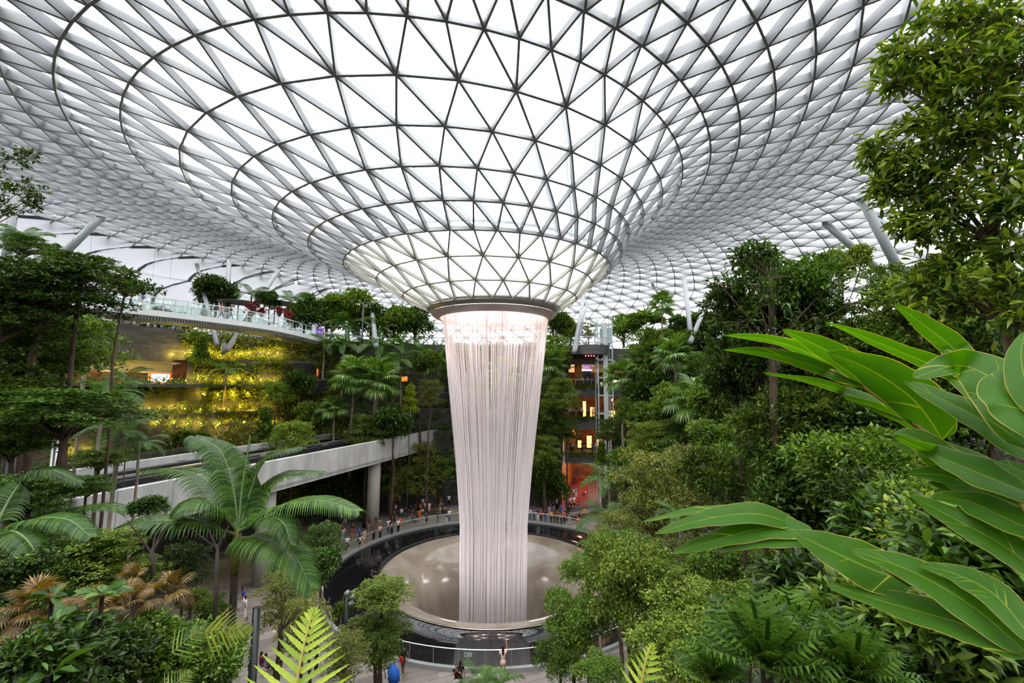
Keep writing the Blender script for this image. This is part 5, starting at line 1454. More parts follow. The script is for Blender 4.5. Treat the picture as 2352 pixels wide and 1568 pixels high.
for i, (px, z, c1, c2, w) in enumerate([(279, BZ, 'black', 'black', 'person in black crossing the white footbridge'), (303, BZ, 'blue', 'beige', 'person with blue backpack on the white footbridge'), (495, BZ, 'red', 'navy', 'person in red near the column on the footbridge'), (533, BZ, 'black', 'jeans', 'person in black on the right half of the footbridge')]):
    t_ = None
    PPL.append((px, 0, 'walk', c1, c2, w, dict(z=z, bridge=1)))
def bridge_pt(px):
    best = min(((abs(atY(px, 700, 40).x / 40 - (p.x / p.y)), k) for k, p in enumerate(path) if p.y > 5))
    return path[best[1]]
for (px, py, pose, c1, c2, lab, opt) in PPL:
    opt = dict(opt)
    if opt.pop('bridge', None):
        bp = bridge_pt(px); o = person(px, 700, pose, c1, c2, lab, z=BZ); o.location = (bp.x - .5, bp.y + 1.0, BZ + .05); continue
    o = person(px, py, pose, c1, c2, lab, **opt)
    if opt.get('z', 0) in (zl[1][1], zl[2][1], zl[3][1]): o.location.y = YF + 1.0; o.location.x = max(xf(px, YF + 1.0), x0 + .3); o.location.z = opt['z'] + .0
for i, (px, c1, w) in enumerate([(290, 'blue', 'blue'), (307, 'beige', 'beige'), (340, 'white', 'white'), (356, 'maroon', 'maroon')]):
    p = atZ(px, 750, 22.4); a = R(168); o = person(px, 750, 'lean' if i != 1 else 'phone', c1, 'grey', 'person in %s looking over the railing of the stone terrace building' % w, z=22.4)
    an = math.atan2(p.y - CY, p.x - CX); dr_ = ray(px, 750); best = None
    for rr in np.arange(0, 90, .2):
        q = dr_ / dr_.y * rr
        if math.hypot(q.x - CX, q.y - CY) > rT + .9 and q.x < -20: best = q; break
    if best is not None: o.location = (best.x, best.y, 22.4)
for i in range(6):
    p = atY(528 + i * 7, 757, 62); o = person(528 + i * 7, 757, 'sit', ['white', 'black', 'cream', 'white', 'grey', 'white'][i], 'black', 'person in %s sitting at the cafe under the footbridge, %s from left' % (['white', 'black', 'cream', 'white', 'grey', 'white'][i], ORD[i + 1]), z=22.4); o.location = (p.x, 60, 22.4)
def suitcase(px, py, col, label):
    p = atZ(px, py, 0); t = thing('suitcase', label, 'suitcase', p)
    b = MB().box((0, 0, .36), (.46, .28, .6)).build('shell', M_cloth, t); b.color = rgb(col)
    MB().bar((-.1, .1, .6), (-.1, .1, 1.0), .02, .02).bar((.1, .1, .6), (.1, .1, 1.0), .02, .02).bar((-.12, .1, 1.0), (.12, .1, 1.0), .03, .03).build('handle', M_dark, t)
    mb = MB()
    for a in (-.18, .18):
        for b_ in (-.1, .1): mb.tube([(a - .02, b_, .04), (a + .02, b_, .04)], .04, 8)
    mb.build('wheel', M_dark, t)
suitcase(918, 1204, '#e0631c', 'orange upright suitcase on the deck right of the column')
suitcase(970, 1182, '#b8bcc0', 'silver upright suitcase in front of the bench')
suitcase(963, 1186, '#c8641c', 'small orange case left of the silver suitcase')
# blue pushchair at the bottom
p = atZ(902, 1585, 0); t = thing('pushchair', 'bright blue covered pushchair at the bottom edge left of the walking person', 'pushchair', p, .6)
mb = MB(); mb.tube([(0, -.35, .55), (0, -.1, .9), (0, .2, .95), (0, .35, .7)], [.24, .3, .26, .16], 12); a = mb.build('hood', M_cloth, t, True); a.color = rgb('#1150a8')
a = MB().tube([(0, -.5, .35), (0, 0, .4), (0, .3, .5)], [.16, .22, .2], 8).build('seat', M_cloth, t, True); a.color = rgb('#1a2c58')
mb = MB()
for (x, y) in ((-.3, -.3), (.3, -.3), (-.3, .3), (.3, .3)): mb.tube([(x - .03, y, .12), (x + .03, y, .12)], .12, 12); mb.bar((x, y, .12), (x * .5, 0, .5), .03, .03)
mb.bar((-.3, .3, .5), (-.3, .6, 1.0), .03, .03).bar((.3, .3, .5), (.3, .6, 1.0), .03, .03).bar((-.3, .6, 1.0), (.3, .6, 1.0), .03, .03); mb.build('frame', M_dark, t)
# ---------------------------------------------------------------- big palms with hand placed fronds
def bez(P, n):
    return spline([Vector(p) for p in P], max(2, n // (len(P) - 1)))
def custom_frond(parent, org, ctl, ll, lw, seed, name='frond', n=58, hang=.5, vee=.3, taper=.5, m_=None):
    rs = random.Random(seed)
    pts = bez([atY(*c) for c in ctl], 40); pts = [p - org for p in pts]
    V = []; F = []; N_ = len(pts)
    def P(t):
        f = t * (N_ - 1); i = min(int(f), N_ - 2); return pts[i].lerp(pts[i + 1], f - i)
    for i in range(n):
        t = .14 + .86 * i / (n - 1); p = P(t); tan = (P(min(t + .03, 1)) - P(max(t - .03, 0))).normalized()
        sd = tan.cross(Vector((0, 0, 1)))
        if sd.length < .2: sd = tan.cross(Vector((0, 1, 0)))
        sd.normalize(); upv = sd.cross(tan).normalized()
        l = ll * math.sin(PI * min(1, .16 + t * .80)) ** .6 * rs.uniform(.94, 1.04)
        for sg in (-1, 1):
            d = (sd * sg + tan * (.3 + .4 * t) + upv * vee).normalized(); q = p.copy(); b = len(V); w = lw * .5
            L4 = 4
            for s_ in range(L4 + 1):
                ww = w * (.6, 1, 1, .7, .05)[s_]
                V.append(tuple(q - tan * ww)); V.append(tuple(q + tan * ww))
                q = q + d * (l / L4); d = (d + Vector((0, 0, -hang)) * (.5 + s_ * .5)).normalized()
            for s_ in range(L4): F.append((b + 2 * s_, b + 2 * s_ + 1, b + 2 * s_ + 3, b + 2 * s_ + 2))
    me = raw_mesh(name, V, F)
    fo = mesh_obj(name, me, m_ or M_palm, parent)
    mb = MB(); mb.tube(pts, [.035 * (1.15 - k / N_) for k in range(N_)], 6); mb.build('rachis', mat('rachis_green', (.10, .16, .05, 1), .5), fo, True)
    return fo
hc = atY(546, 1225, 11.5); g0 = ground(hc.x, hc.y)
hp = thing('feather_palm', 'large feather palm with broad arching fronds in front of the guideway', 'palm', (hc.x, hc.y, g0))
ho = Vector((hc.x, hc.y, g0)); H_ = hc.z - g0
MB().tube([(0.02, 0, -.3), (.0, 0, H_ * .5), (0, 0, H_ - .9)], [.12, .095, .085], 12).build('trunk', M_barkd, hp, True)
MB().tube([(0, 0, H_ - .95), (0, 0, H_ - .6), (0, 0, H_ - .1), (0.01, 0, H_ + .15)], [.10, .12, .10, .05], 12).build('crown_shaft', mat('crownshaft_tan', '#7c6a30', .45, noise=(4, '#5b6a2c', (1, 1, .3))), hp, True)
c0 = (548, 1222, 11.5)
for i, ctl in enumerate([
    [c0, (640, 1165, 11.2), (740, 1150, 11.0), (822, 1174, 10.8)],
    [(548, 1235, 11.5), (600, 1238, 11.1), (670, 1270, 10.7), (715, 1350, 10.5)],
    [c0, (592, 1150, 11.9), (650, 1095, 12.2), (738, 1085, 12.5)],
    [c0, (575, 1130, 11.9), (612, 1055, 12.1), (688, 1028, 12.4)],
    [c0, (535, 1120, 11.6), (505, 1035, 11.7), (450, 1003, 11.8)],
    [c0, (505, 1140, 12.1), (440, 1085, 12.5), (335, 1080, 13.0)],
    [c0, (490, 1165, 11.0), (430, 1160, 10.7), (394, 1218, 10.5)],
    [(546, 1228, 11.5), (440, 1200, 10.8), (320, 1200, 10.4), (208, 1246, 10.1)],
    [(548, 1215, 11.5), (555, 1130, 11.6), (566, 1060, 11.7), (574, 1000, 11.8)],
    [c0, (610, 1190, 10.9), (650, 1200, 10.5), (668, 1250, 10.3)]]):
    if i == 8: custom_frond(hp, ho, ctl, .10, .02, i, 'spear_frond', n=40)
    else: custom_frond(hp, ho, ctl, (.8, .9, .72, .72, .9, .78, .78, .85, .6, .6)[i], .052, i, hang=(.5, .5, .35, .4, .6, .45, .6, .55, .4, .5)[i])
lc = atY(-30, 1265, 9.3); g0 = ground(lc.x, lc.y)
lp = thing('feather_palm', 'feather palm at the left frame edge reaching two long fronds into view', 'palm', (lc.x, lc.y, g0)); lo_ = Vector((lc.x, lc.y, g0))
MB().tube([(0, 0, 0), (0, 0, lc.z - g0)], [.12, .09], 10).build('trunk', M_barkd, lp, True)
for i, ctl in enumerate([[(-30, 1265, 9.3), (60, 1200, 9.2), (150, 1192, 9.1), (207, 1232, 9.0)], [(-30, 1250, 9.3), (40, 1120, 9.8), (110, 1080, 10), (185, 1108, 10.2)], [(-30, 1265, 9.3), (20, 1220, 8.8), (70, 1250, 8.6), (100, 1330, 8.5)]]):
    custom_frond(lp, lo_, ctl, .58, .05, i + 20, hang=.5)

# ---------------------------------------------------------------- large leafy tree at the right edge, slender trunk
def cluster_tree(name, label, trunk, rad, clusters, L, W, per, matl, seed, lod=1, bark=None, branch=True, nc=6, droop=.12):
    T = [atY(*t) for t in trunk]; g0 = ground(T[-1].x, T[-1].y); b = Vector((T[-1].x, T[-1].y, min(g0, T[-1].z)))
    root = thing(name, label, 'tree', b); rs = np.random.default_rng(seed)
    T2 = [t - b for t in T] + ([Vector((0, 0, 0))] if T[-1].z > g0 + .3 else [])
    mb = MB(); sp_ = spline(T2, 5); mb.tube(sp_, [rad * (.35 + .75 * k / len(sp_)) for k in range(len(sp_))], 10)
    mb.build('trunk', bark or M_bark, root, True)
    parts = []; bm_ = MB()
    for (px, py, Y, r) in clusters:
        c = atY(px, py, Y) - b; rr = r * Y / FPX
        q = min(T2, key=lambda t: (t - c).length + (2 if t.z > c.z else 0)); md = q.lerp(c, .5) + Vector((0, 0, .05))
        if branch: bm_.tube([q, md, c], [rad * .28, rad * .2, rad * .09], 5, cap=False)
        v = rs.normal(0, 1, (nc, 3)); v /= np.linalg.norm(v, axis=1, keepdims=True); v[:, 2] *= .75
        cen = np.array(c) + v * rr * rs.uniform(.25, 1.0, (nc, 1))
        for e in cen: bm_.tube([c, Vector(e)], [rad * .09, rad * .05], 4, cap=False)
        parts.append(rosettes(cen, v, per, .65, L, W, rs, lod, .1, L * .45, droop=droop))
    bm_.build('branch', bark or M_bark, root, True)
    V, F = join(parts); mesh_obj('foliage', raw_mesh('foliage', V, F), matl, root)
    return root
CL = [(2140, 50, 6.2, 46), (2210, 40, 6.0, 50), (2290, 35, 5.8, 52), (2345, 60, 5.6, 50), (2070, 120, 6.4, 46), (2130, 130, 6.2, 50), (2210, 120, 5.9, 55), (2290, 130, 5.6, 55), (2350, 150, 5.5, 50),
      (2060, 190, 6.4, 42), (2120, 215, 6.3, 50), (2190, 210, 5.9, 52), (2270, 220, 5.7, 55), (2345, 235, 5.5, 50), (2100, 290, 6.3, 36), (2170, 300, 6.0, 46), (2240, 300, 5.8, 44), (2330, 310, 5.5, 46),
      (2015, 345, 6.6, 22), (2060, 370, 6.5, 36), (2130, 380, 6.2, 42), (2200, 390, 6.0, 40), (2060, 440, 6.5, 36), (2120, 450, 6.3, 44), (2180, 455, 6.1, 40), (2030, 420, 6.6, 24), (2090, 510, 6.4, 30), (2140, 520, 6.2, 28),
      (2320, 400, 5.5, 42), (2350, 470, 5.4, 40), (2240, 150, 6.0, 50), (2160, 170, 6.2, 50), (2300, 470, 5.6, 26), (2230, 560, 6.0, 36), (2320, 570, 5.6, 40), (2180, 610, 6.2, 36), (2120, 650, 6.4, 40), (2210, 680, 6.1, 42), (2150, 710, 6.3, 36), (2330, 650, 5.5, 40), (2350, 720, 5.4, 34)]
cluster_tree('leafy_tree', 'tall foreground tree with slender grey brown trunk and glossy leaves at the right edge', [(2262, 120, 6.1), (2268, 330, 6.0), (2285, 560, 5.9), (2312, 740, 5.8), (2338, 880, 5.7)], .10, CL, .175, .056, 15, leafmat('bright_glossy_leaf', '#34661a', '#98c034', .38), 3, nc=12)
cluster_tree('leafy_tree', 'dark tall tree with bare reddish branches standing left of the ginger leaves', [(1770, 640, 13), (1774, 800, 13), (1780, 1000, 13), (1790, 1180, 13)], .17,
             [(1700, 590, 13, 30), (1745, 580, 13, 34), (1775, 610, 13, 30), (1720, 575, 13, 26), (1765, 570, 13, 24), (1660, 660, 13, 40), (1730, 660, 12.8, 45), (1700, 740, 12.8, 50), (1780, 690, 12.6, 50), (1840, 640, 13, 40), (1900, 660, 12.8, 44), (1950, 700, 12.8, 40), (1870, 730, 12.8, 50), (1800, 760, 12.6, 50), (1940, 760, 12.8, 40)],
             .2, .075, 12, M_ficus, 9, nc=9)
cluster_tree('leafy_tree', 'pale green loose crowned tree below the thick grey columns at right', [(1925, 600, 30), (1930, 700, 30)], .1, [(1900, 585, 30, 22), (1930, 580, 30, 26), (1955, 600, 30, 20), (1915, 615, 30, 20), (1940, 625, 30, 18)], .25, .08, 14, M_light, 10, lod=0, nc=10)
cluster_tree('leafy_shrub', 'yellow green shrub with oval leaves under the big ginger leaves at lower right', [(2200, 1330, 4.6), (2230, 1500, 4.4)], .03,
             [(2060, 1160, 5.4, 40), (2120, 1170, 5.2, 40), (2040, 1230, 5.4, 36), (2110, 1230, 5.2, 40), (2180, 1250, 4.9, 40), (2250, 1270, 4.6, 42), (2310, 1300, 4.4, 44), (2340, 1370, 4.2, 40), (2180, 1330, 4.8, 40), (2330, 1240, 4.5, 36), (1960, 1420, 5.2, 40), (2030, 1400, 5, 40), (2100, 1410, 4.8, 40), (2170, 1440, 4.6, 44), (2240, 1440, 4.3, 40)],
             .10, .048, 9, leafmat('yellow_green_oval_leaf', '#3c6b14', '#a4c234', .4), 12, nc=6)
cluster_tree('leafy_shrub', 'dark oval leaved shrub filling the lower right corner', [(2230, 1450, 4.2), (2240, 1568, 4.0)], .03,
             [(1960, 1490, 4.8, 50), (2040, 1480, 4.6, 50), (2120, 1500, 4.4, 52), (2200, 1510, 4.2, 52), (2280, 1480, 4.0, 50), (2340, 1450, 3.9, 46), (2000, 1550, 4.6, 50), (2090, 1560, 4.3, 52), (2180, 1570, 4.1, 50), (2270, 1560, 3.9, 50)],
             .105, .046, 9, leafmat('dark_oval_leaf', '#1b4012', '#5e8a2a', .3), 13, nc=7)

# ---------------------------------------------------------------- ginger plant leaves in the foreground
def gingermat():
    M = bpy.data.materials.new('variegated_ginger_leaf'); M.use_nodes = True; nt = M.node_tree; nt.nodes.clear(); N = nt.nodes.new; L = nt.links.new
    out = N('ShaderNodeOutputMaterial'); uv = N('ShaderNodeUVMap'); sp_ = N('ShaderNodeSeparateXYZ'); L(uv.outputs[0], sp_.inputs[0])
    def mth(op, a, b=None, c=None):
        m_ = N('ShaderNodeMath'); m_.operation = op
        for i, q in enumerate((a, b, c)):
            if q is None: continue
            if isinstance(q, (int, float)): m_.inputs[i].default_value = q
            else: L(q, m_.inputs[i])
        return m_.outputs[0]
    u, v = sp_.outputs[0], sp_.outputs[1]
    av = mth('ABSOLUTE', v)
    w = mth('SUBTRACT', u, mth('MULTIPLY', av, .16))             # veins run forward from the midrib
    side = mth('MULTIPLY', mth('SIGN', v), 3.7)
    cb = N('ShaderNodeCombineXYZ'); L(mth('ADD', mth('MULTIPLY', w, 26), side), cb.inputs[0]); L(mth('MULTIPLY', av, .35), cb.inputs[1])
    oi = N('ShaderNodeObjectInfo'); L(mth('MULTIPLY', oi.outputs['Random'], 40), cb.inputs[2])
    nz = N('ShaderNodeTexNoise'); nz.inputs['Scale'].default_value = .8; nz.inputs['Detail'].default_value = 2; L(cb.outputs[0], nz.inputs['Vector'])
    streak = N('ShaderNodeMapRange'); streak.inputs[1].default_value = .655; streak.inputs[2].default_value = .75; L(nz.outputs['Fac'], streak.inputs[0])
    edge = N('ShaderNodeMapRange'); edge.inputs[1].default_value = .955; edge.inputs[2].default_value = .985; L(av, edge.inputs[0])
    mid = N('ShaderNodeMapRange'); mid.inputs[1].default_value = .055; mid.inputs[2].default_value = .01; L(av, mid.inputs[0])
    vein = N('ShaderNodeTexWave'); vein.inputs['Scale'].default_value = 3.2; vein.inputs['Distortion'].default_value = .3
    cb2 = N('ShaderNodeCombineXYZ'); L(mth('MULTIPLY', w, 9), cb2.inputs[0]); L(cb2.outputs[0], vein.inputs['Vector'])
    g = N('ShaderNodeMixRGB'); g.inputs[1].default_value = rgb('#33600c'); g.inputs[2].default_value = rgb('#4a7a12'); L(vein.outputs['Fac'], g.inputs[0])
    a = N('ShaderNodeMixRGB'); a.inputs[2].default_value = rgb('#aebb34'); L(g.outputs[0], a.inputs[1]); L(mth('MAXIMUM', streak.outputs[0], mth('MULTIPLY', mid.outputs[0], .45)), a.inputs[0])
    b = N('ShaderNodeMixRGB'); b.inputs[2].default_value = rgb('#c9a850'); L(a.outputs[0], b.inputs[1]); L(edge.outputs[0], b.inputs[0])
    p = N('ShaderNodeBsdfPrincipled'); p.inputs['Roughness'].default_value = .45; p.inputs['Specular IOR Level'].default_value = .25; L(b.outputs[0], p.inputs['Base Color'])
    tr = N('ShaderNodeBsdfTranslucent'); mu = N('ShaderNodeMixRGB'); mu.blend_type = 'MULTIPLY'; mu.inputs[0].default_value = 1; mu.inputs[2].default_value = (1.5, 1.5, .4, 1); L(b.outputs[0], mu.inputs[1]); L(mu.outputs[0], tr.inputs[0])
    mx = N('ShaderNodeMixShader'); mx.inputs[0].default_value = .5; L(p.outputs[0], mx.inputs[1]); L(tr.outputs[0], mx.inputs[2]); L(mx.outputs[0], out.inputs[0])
    return M
M_ginger = gingermat()
M_gstem = mat('ginger_stem', '#8a7a2c', .45)
def ginger_leaf(parent, org, ctl, hw, seed, roll=0.0, wid=.5, facing=.45):
    """ctl: base to tip (px,py,depth); hw: half width in px at its widest"""
    rs = random.Random(seed); pts = spline([atY(*c) for c in ctl], 24 // (len(ctl) - 1)); n = len(pts)
    Ym = ctl[len(ctl) // 2][2]; W = hw * Ym / FPX
    V = []; UV = []; F = []; m_ = 10
    for i, p in enumerate(pts):
        t = i / (n - 1); tan = (pts[min(i + 1, n - 1)] - pts[max(i - 1, 0)]).normalized()
        view = (Vector((0, 0, CAMZ)) - p).normalized()
        s0 = tan.cross(Vector((0, 0, 1))).normalized(); s1 = tan.cross(view).normalized()
        if s0.dot(s1) < 0: s0 = -s0
        sd = (s0 * (1 - facing) + s1 * facing + Vector((0, 0, roll))).normalized(); sd = (sd - tan * sd.dot(tan)).normalized(); nn = sd.cross(tan).normalized()
        if nn.z < 0: nn = -nn
        prof = (math.sin(PI * min(1.0, t ** .72)) ** .8 * .98 if t < .995 else 0) + .03 * (1 - t)
        for j in range(m_ + 1):
            v = -1 + 2 * j / m_
            wav = .05 * W * math.sin(t * 21 + seed + (2 if v > 0 else 0)) * abs(v) ** 2
            q = p + sd * (v * W * prof) + nn * (abs(v) * W * prof * .32 - .18 * W * prof * v * v + wav)
            V.append(tuple(q - org)); UV.append((t, v))
    for i in range(n - 1):
        for j in range(m_):
            a = i * (m_ + 1) + j; F.append((a, a + 1, a + m_ + 2, a + m_ + 1))
    me = raw_mesh('leaf', V, F, True); uv = me.uv_layers.new(name='UVMap')
    for l in me.loops: uv.data[l.index].uv = UV[l.vertex_index]
    return mesh_obj('leaf', me, M_ginger, parent)
def ginger(label, root_px, stem, leaves, s0):
    b = atY(*root_px); root = thing('ginger_plant', label, 'plant', b)
    sp_ = [p - b for p in spline([atY(*c) for c in stem], 8)]
    MB().tube(sp_, [.007 + .008 * (1 - k / len(sp_)) for k in range(len(sp_))], 8).build('stem', M_gstem, root, True)
    for i, (ctl, hw) in enumerate(leaves): ginger_leaf(root, b, ctl, hw, s0 + i, facing=.35 + .3 * ((i * 37 % 10) / 10))
ginger('variegated ginger spray reaching furthest left at upper right with yellow edged leaves', (2420, 1250, 1.45), [(2420, 1250, 1.45), (2250, 1090, 1.6), (2120, 985, 1.75), (1990, 893, 1.9), (1885, 838, 2.0)], [
    ([(2000, 890, 1.9), (1900, 830, 2.0), (1780, 783, 2.1), (1660, 770, 2.2)], 26),
    ([(1985, 890, 1.9), (1880, 845, 2.0), (1770, 812, 2.1), (1662, 803, 2.2)], 20),
    ([(2080, 935, 1.8), (1990, 860, 1.85), (1890, 800, 1.9), (1797, 756, 1.95)], 40),
    ([(2080, 965, 1.85), (1990, 920, 1.95), (1880, 880, 2.05), (1752, 856, 2.15)], 22),
    ([(2165, 1010, 1.7), (2100, 920, 1.72), (2000, 850, 1.76), (1900, 808, 1.82)], 55),
    ([(2150, 1010, 1.8), (2080, 965, 1.85), (2010, 935, 1.9), (1930, 908, 1.95)], 20),
    ([(2220, 1080, 1.7), (2150, 1050, 1.75), (2090, 1030, 1.8), (2012, 1008, 1.85)], 18),
    ([(2230, 1090, 1.6), (2170, 1060, 1.6), (2110, 1010, 1.64), (2052, 993, 1.68)], 36),
], 1)
ginger('variegated ginger stem with broad upright leaves crossing the right frame edge', (2450, 1200, 1.2), [(2450, 1200, 1.2), (2352, 1010, 1.35), (2290, 930, 1.5), (2240, 880, 1.6)], [
    ([(2330, 980, 1.55), (2200, 870, 1.7), (2050, 800, 1.8), (1895, 738, 1.9)], 34),
    ([(2225, 850, 1.7), (2190, 800, 1.75), (2120, 745, 1.8), (2056, 698, 1.85)], 30),
    ([(2360, 1030, 1.3), (2310, 900, 1.4), (2210, 840, 1.5), (2096, 868, 1.55)], 62),
    ([(2400, 1010, 1.2), (2350, 940, 1.25), (2310, 890, 1.3), (2318, 843, 1.35)], 60),
    ([(2420, 980, 1.2), (2365, 900, 1.25), (2345, 820, 1.3), (2354, 762, 1.35)], 32),
    ([(2380, 1060, 1.4), (2280, 980, 1.5), (2170, 920, 1.6), (2072, 873, 1.7)], 36),
], 21)
ginger('variegated ginger stem with darker shaded leaves at the right edge, middle height', (2500, 1400, 1.2), [(2500, 1400, 1.2), (2400, 1230, 1.3), (2330, 1130, 1.4)], [
    ([(2400, 1150, 1.35), (2280, 1100, 1.45), (2160, 1050, 1.55), (2055, 1000, 1.6)], 52),
    ([(2400, 1180, 1.4), (2280, 1140, 1.5), (2180, 1095, 1.6), (2082, 1086, 1.65)], 36),
    ([(2400, 1200, 1.4), (2300, 1165, 1.5), (2210, 1130, 1.58), (2130, 1107, 1.64)], 22),
    ([(2420, 1240, 1.3), (2310, 1190, 1.4), (2220, 1150, 1.5), (2137, 1141, 1.55)], 42),
    ([(2420, 1340, 1.3), (2300, 1250, 1.4), (2180, 1185, 1.5), (2085, 1134, 1.56)], 34),
    ([(2400, 1130, 1.3), (2360, 1090, 1.35), (2320, 1070, 1.4), (2281, 1058, 1.45)], 20),
    ([(2420, 1190, 1.45), (2340, 1120, 1.5), (2250, 1060, 1.58), (2160, 1010, 1.65)], 30),
], 41)
ginger('low variegated ginger spray pointing left across the lower right canopy', (2420, 1560, 1.25), [(2420, 1560, 1.25), (2290, 1450, 1.4), (2080, 1330, 1.6), (1900, 1240, 1.8), (1785, 1195, 1.9)], [
    ([(1820, 1205, 1.88), (1700, 1175, 1.95), (1590, 1175, 2.0), (1475, 1198, 2.05)], 16),
    ([(1840, 1212, 1.86), (1740, 1180, 1.9), (1620, 1192, 1.95), (1503, 1226, 2.0)], 26),
    ([(1870, 1225, 1.8), (1770, 1212, 1.88), (1660, 1235, 1.94), (1541, 1272, 2.0)], 32),
    ([(1900, 1245, 1.78), (1820, 1238, 1.82), (1730, 1245, 1.88), (1645, 1266, 1.94)], 28),
    ([(2090, 1335, 1.6), (2010, 1310, 1.65), (1910, 1265, 1.7), (1816, 1220, 1.76)], 54),
    ([(2360, 1500, 1.3), (2230, 1390, 1.42), (2090, 1310, 1.52), (1952, 1262, 1.6)], 46),
    ([(2360, 1510, 1.3), (2230, 1440, 1.42), (2060, 1390, 1.55), (1897, 1342, 1.68)], 46),
    ([(2380, 1480, 1.25), (2290, 1370, 1.35), (2200, 1320, 1.45), (2110, 1296, 1.5)], 30),
], 61)
# ---------------------------------------------------------------- foreground ferns
def fern(label, base, tip_, n, lmax, seed, m_=M_lime):
    a, b = atY(*base), atY(*tip_); root = thing('fern_frond', label, 'fern', a); rs = random.Random(seed)
    ax = b - a; V = []; F = []; stm = [ax * t + Vector((0, 0, .03 * math.sin(PI * t))) for t in np.linspace(0, 1, 8)]
    MB().tube(stm, [.004 * (1.2 - k / 8) for k in range(8)], 5).build('stem', M_gstem, root)
    t_ = ax.normalized(); sd = t_.cross((Vector((0, 0, CAMZ)) - a).normalized()).normalized(); nn = sd.cross(t_)
    for i in range(n):
        t = .02 + .96 * (1 - (1 - i / n) ** 1.5); l = lmax * (1 - t) ** .85 + lmax * .03
        for sg in (-1, 1):
            p = ax * t; d = (sd * sg + t_ * (.55 + .25 * t)).normalized(); M2 = 16; mb = MB()
            pw = min(ax.length * .93 / n * .40, l * .16 + .003)
            b0 = len(V)
            for q in range(M2 + 1):
                f = q / M2; c = p + d * (l * f) + Vector((0, 0, -.12 * l * f * f)) + t_ * (.12 * l * f * f)
                w = pw * (1 - f ** 2.2) * (1.0 if q % 2 else .72) + .0008; pv = (t_ - d * t_.dot(d)).normalized()
                V += [tuple(c - pv * w), tuple(c + nn * -.002), tuple(c + pv * w)]
            for q in range(M2):
                o = b0 + 3 * q; F += [(o, o + 1, o + 4, o + 3), (o + 1, o + 2, o + 5, o + 4)]
    mesh_obj('leaflets', raw_mesh('fern_leaflets', V, F), m_, root)
M_fern = leafmat('bright_fern_leaf', '#7fae22', '#a9cf3a', .5)
fern('bright lime fern frond rising from the bottom edge in front of the deck', (668, 1640, 1.3), (722, 1392, 1.5), 12, .165, 1, M_fern)
fern('small lime fern frond curling up at the bottom below the light green canopy', (1468, 1600, 1.5), (1500, 1475, 1.6), 9, .09, 2, M_fern)
fern('yellow fern frond beside the big palm trunk', (470, 1450, 6), (582, 1445, 6.3), 14, .35, 3, M_lime)
fern('green fern frond low at left of the big palm trunk', (395, 1500, 6), (470, 1440, 6.3), 12, .3, 4, M_mid)
fern('pale fern frond at the bottom left of centre', (380, 1600, 5), (440, 1540, 5.3), 12, .25, 5, M_light)
# big round leaved fan palm in the lower left
for i, (px, py, w, lab) in enumerate([(385, 1365, 95, 'golden pleated fan palm in the lower left thicket'), (300, 1330, 60, 'brown pleated fan palm above the lower left thicket')]):
    palm(px, py, w * 1.3, 9, lab, None, n=9, kind='fan', hue=M_ochre, gz=9)
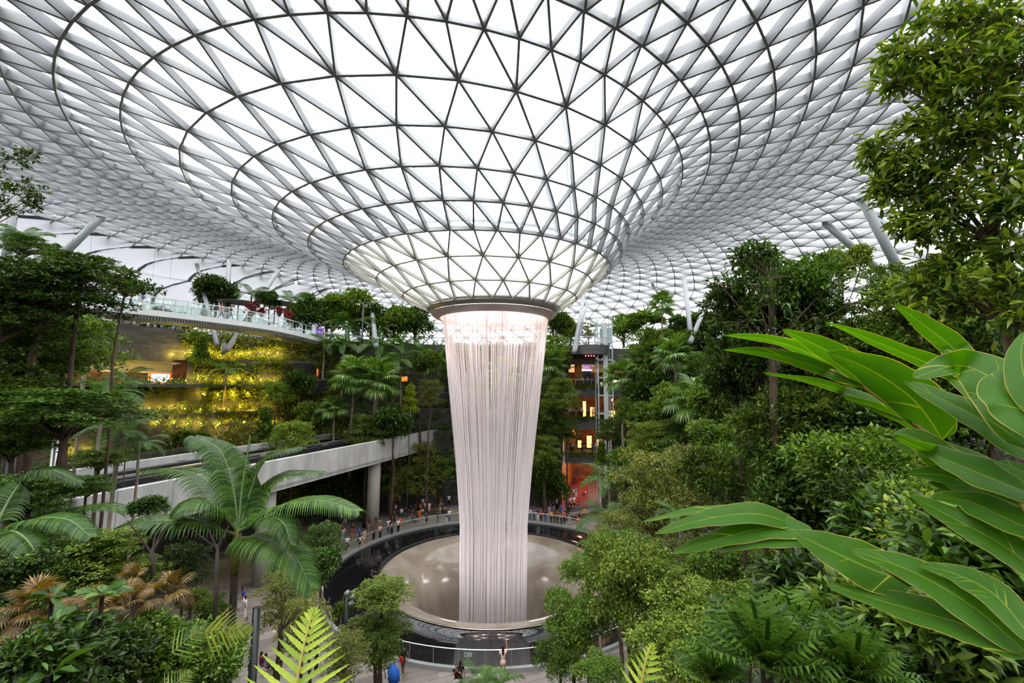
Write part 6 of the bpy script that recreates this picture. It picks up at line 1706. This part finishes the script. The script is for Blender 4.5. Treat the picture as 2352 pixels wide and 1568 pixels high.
# big dark rosettes lower left
for i, (px, py, w) in enumerate([(120, 1370, 90), (235, 1365, 90), (215, 1420, 80), (125, 1430, 100), (90, 1490, 100), (150, 1510, 110), (40, 1520, 90), (110, 1550, 110)]):
    C_ = atY(px, py, 5.2 - i * .12); r_ = w * 5 / FPX / 2 * .95; root = thing('umbrella_leaf_plant', 'dark umbrella leaved rosette plant in the lower left corner, %s from top' % ORD[i + 1], 'plant', (C_.x, C_.y, C_.z - 1.2))
    rs = np.random.default_rng(i + 90); n = 17
    a = np.arange(n) * 2.399; D = np.stack([np.cos(a), np.sin(a), rs.uniform(-.15, .5, n)], axis=1)
    V, F = leaf_cloud(D * r_ * .15 + np.array([0, 0, 1.2]), D, r_, r_ * .42, rs, lod=1, fold=.08)
    mesh_obj('leaf_rosette', raw_mesh('leaf_rosette', V, F), M_big, root); MB().tube([(0, 0, 0), (0, 0, 1.2)], [.03, .02], 6).build('stem', M_barkd, root)
# slender extra trunks of the young trees
for i, (px, pt, pb, Y, lab) in enumerate([(500, 1250, 1568, 10, 'slender knotted dark trunk left of the big palm'), (645, 1440, 1568, 13, 'leaning slender trunk right of the dark post'), (1610, 1270, 1350, 18, 'pale forked bare trunk in the canopy right of the pool'), (350, 1260, 1410, 9.5, 'thin forked trunk in the lower left thicket')]):
    a, b = atY(px, pt, Y), atY(px - (18 if i < 2 else 4), pb, Y); g0 = min(ground(b.x, b.y), b.z)
    t = thing('slender_trunk', lab, 'tree trunk', (b.x, b.y, g0)); o_ = Vector((b.x, b.y, g0))
    MB().tube([(0, 0, 0), b - o_ + Vector((0, 0, .001)), (a + b) / 2 - o_ + Vector((.04, 0, 0)), a - o_], [.06, .055, .045, .035], 8).build('stem', M_barkp if i == 2 else M_barkd, t, True)
    mb = MB(); e = a - o_
    for q in range(4): mb.tube([e - Vector((0, 0, .1)), e + Vector((RND.uniform(-.5, .5), RND.uniform(-.4, .4), RND.uniform(.2, .6)))], [.025, .01], 5)
    mb.build('branch', M_barkp if i == 2 else M_barkd, t)

cluster_tree('leafy_tree', 'small leaved branch tips reaching in from the left frame edge above the palm', [(-120, 420, 9), (-140, 600, 9)], .06,
             [(-10, 400, 9, 30), (30, 365, 9, 22), (60, 350, 9, 18), (10, 440, 9, 34), (55, 430, 9, 26), (85, 445, 9, 20), (15, 480, 9, 24), (-20, 470, 9, 30), (70, 470, 9, 14)], .10, .045, 12, M_ficus, 31, lod=0, nc=8)
cluster_tree('leafy_tree', 'long dark branch reaching right over the left end of the footbridge', [(-20, 700, 15), (-30, 900, 15)], .09,
             [(60, 640, 15, 40), (120, 655, 15, 44), (180, 650, 15, 44), (230, 640, 15, 40), (270, 655, 15, 32), (310, 665, 15, 26), (345, 660, 15, 18), (240, 685, 15, 26), (150, 700, 15, 40), (200, 610, 15, 30), (290, 630, 15, 20)], .17, .075, 13, M_ficus, 32, lod=0, nc=9)
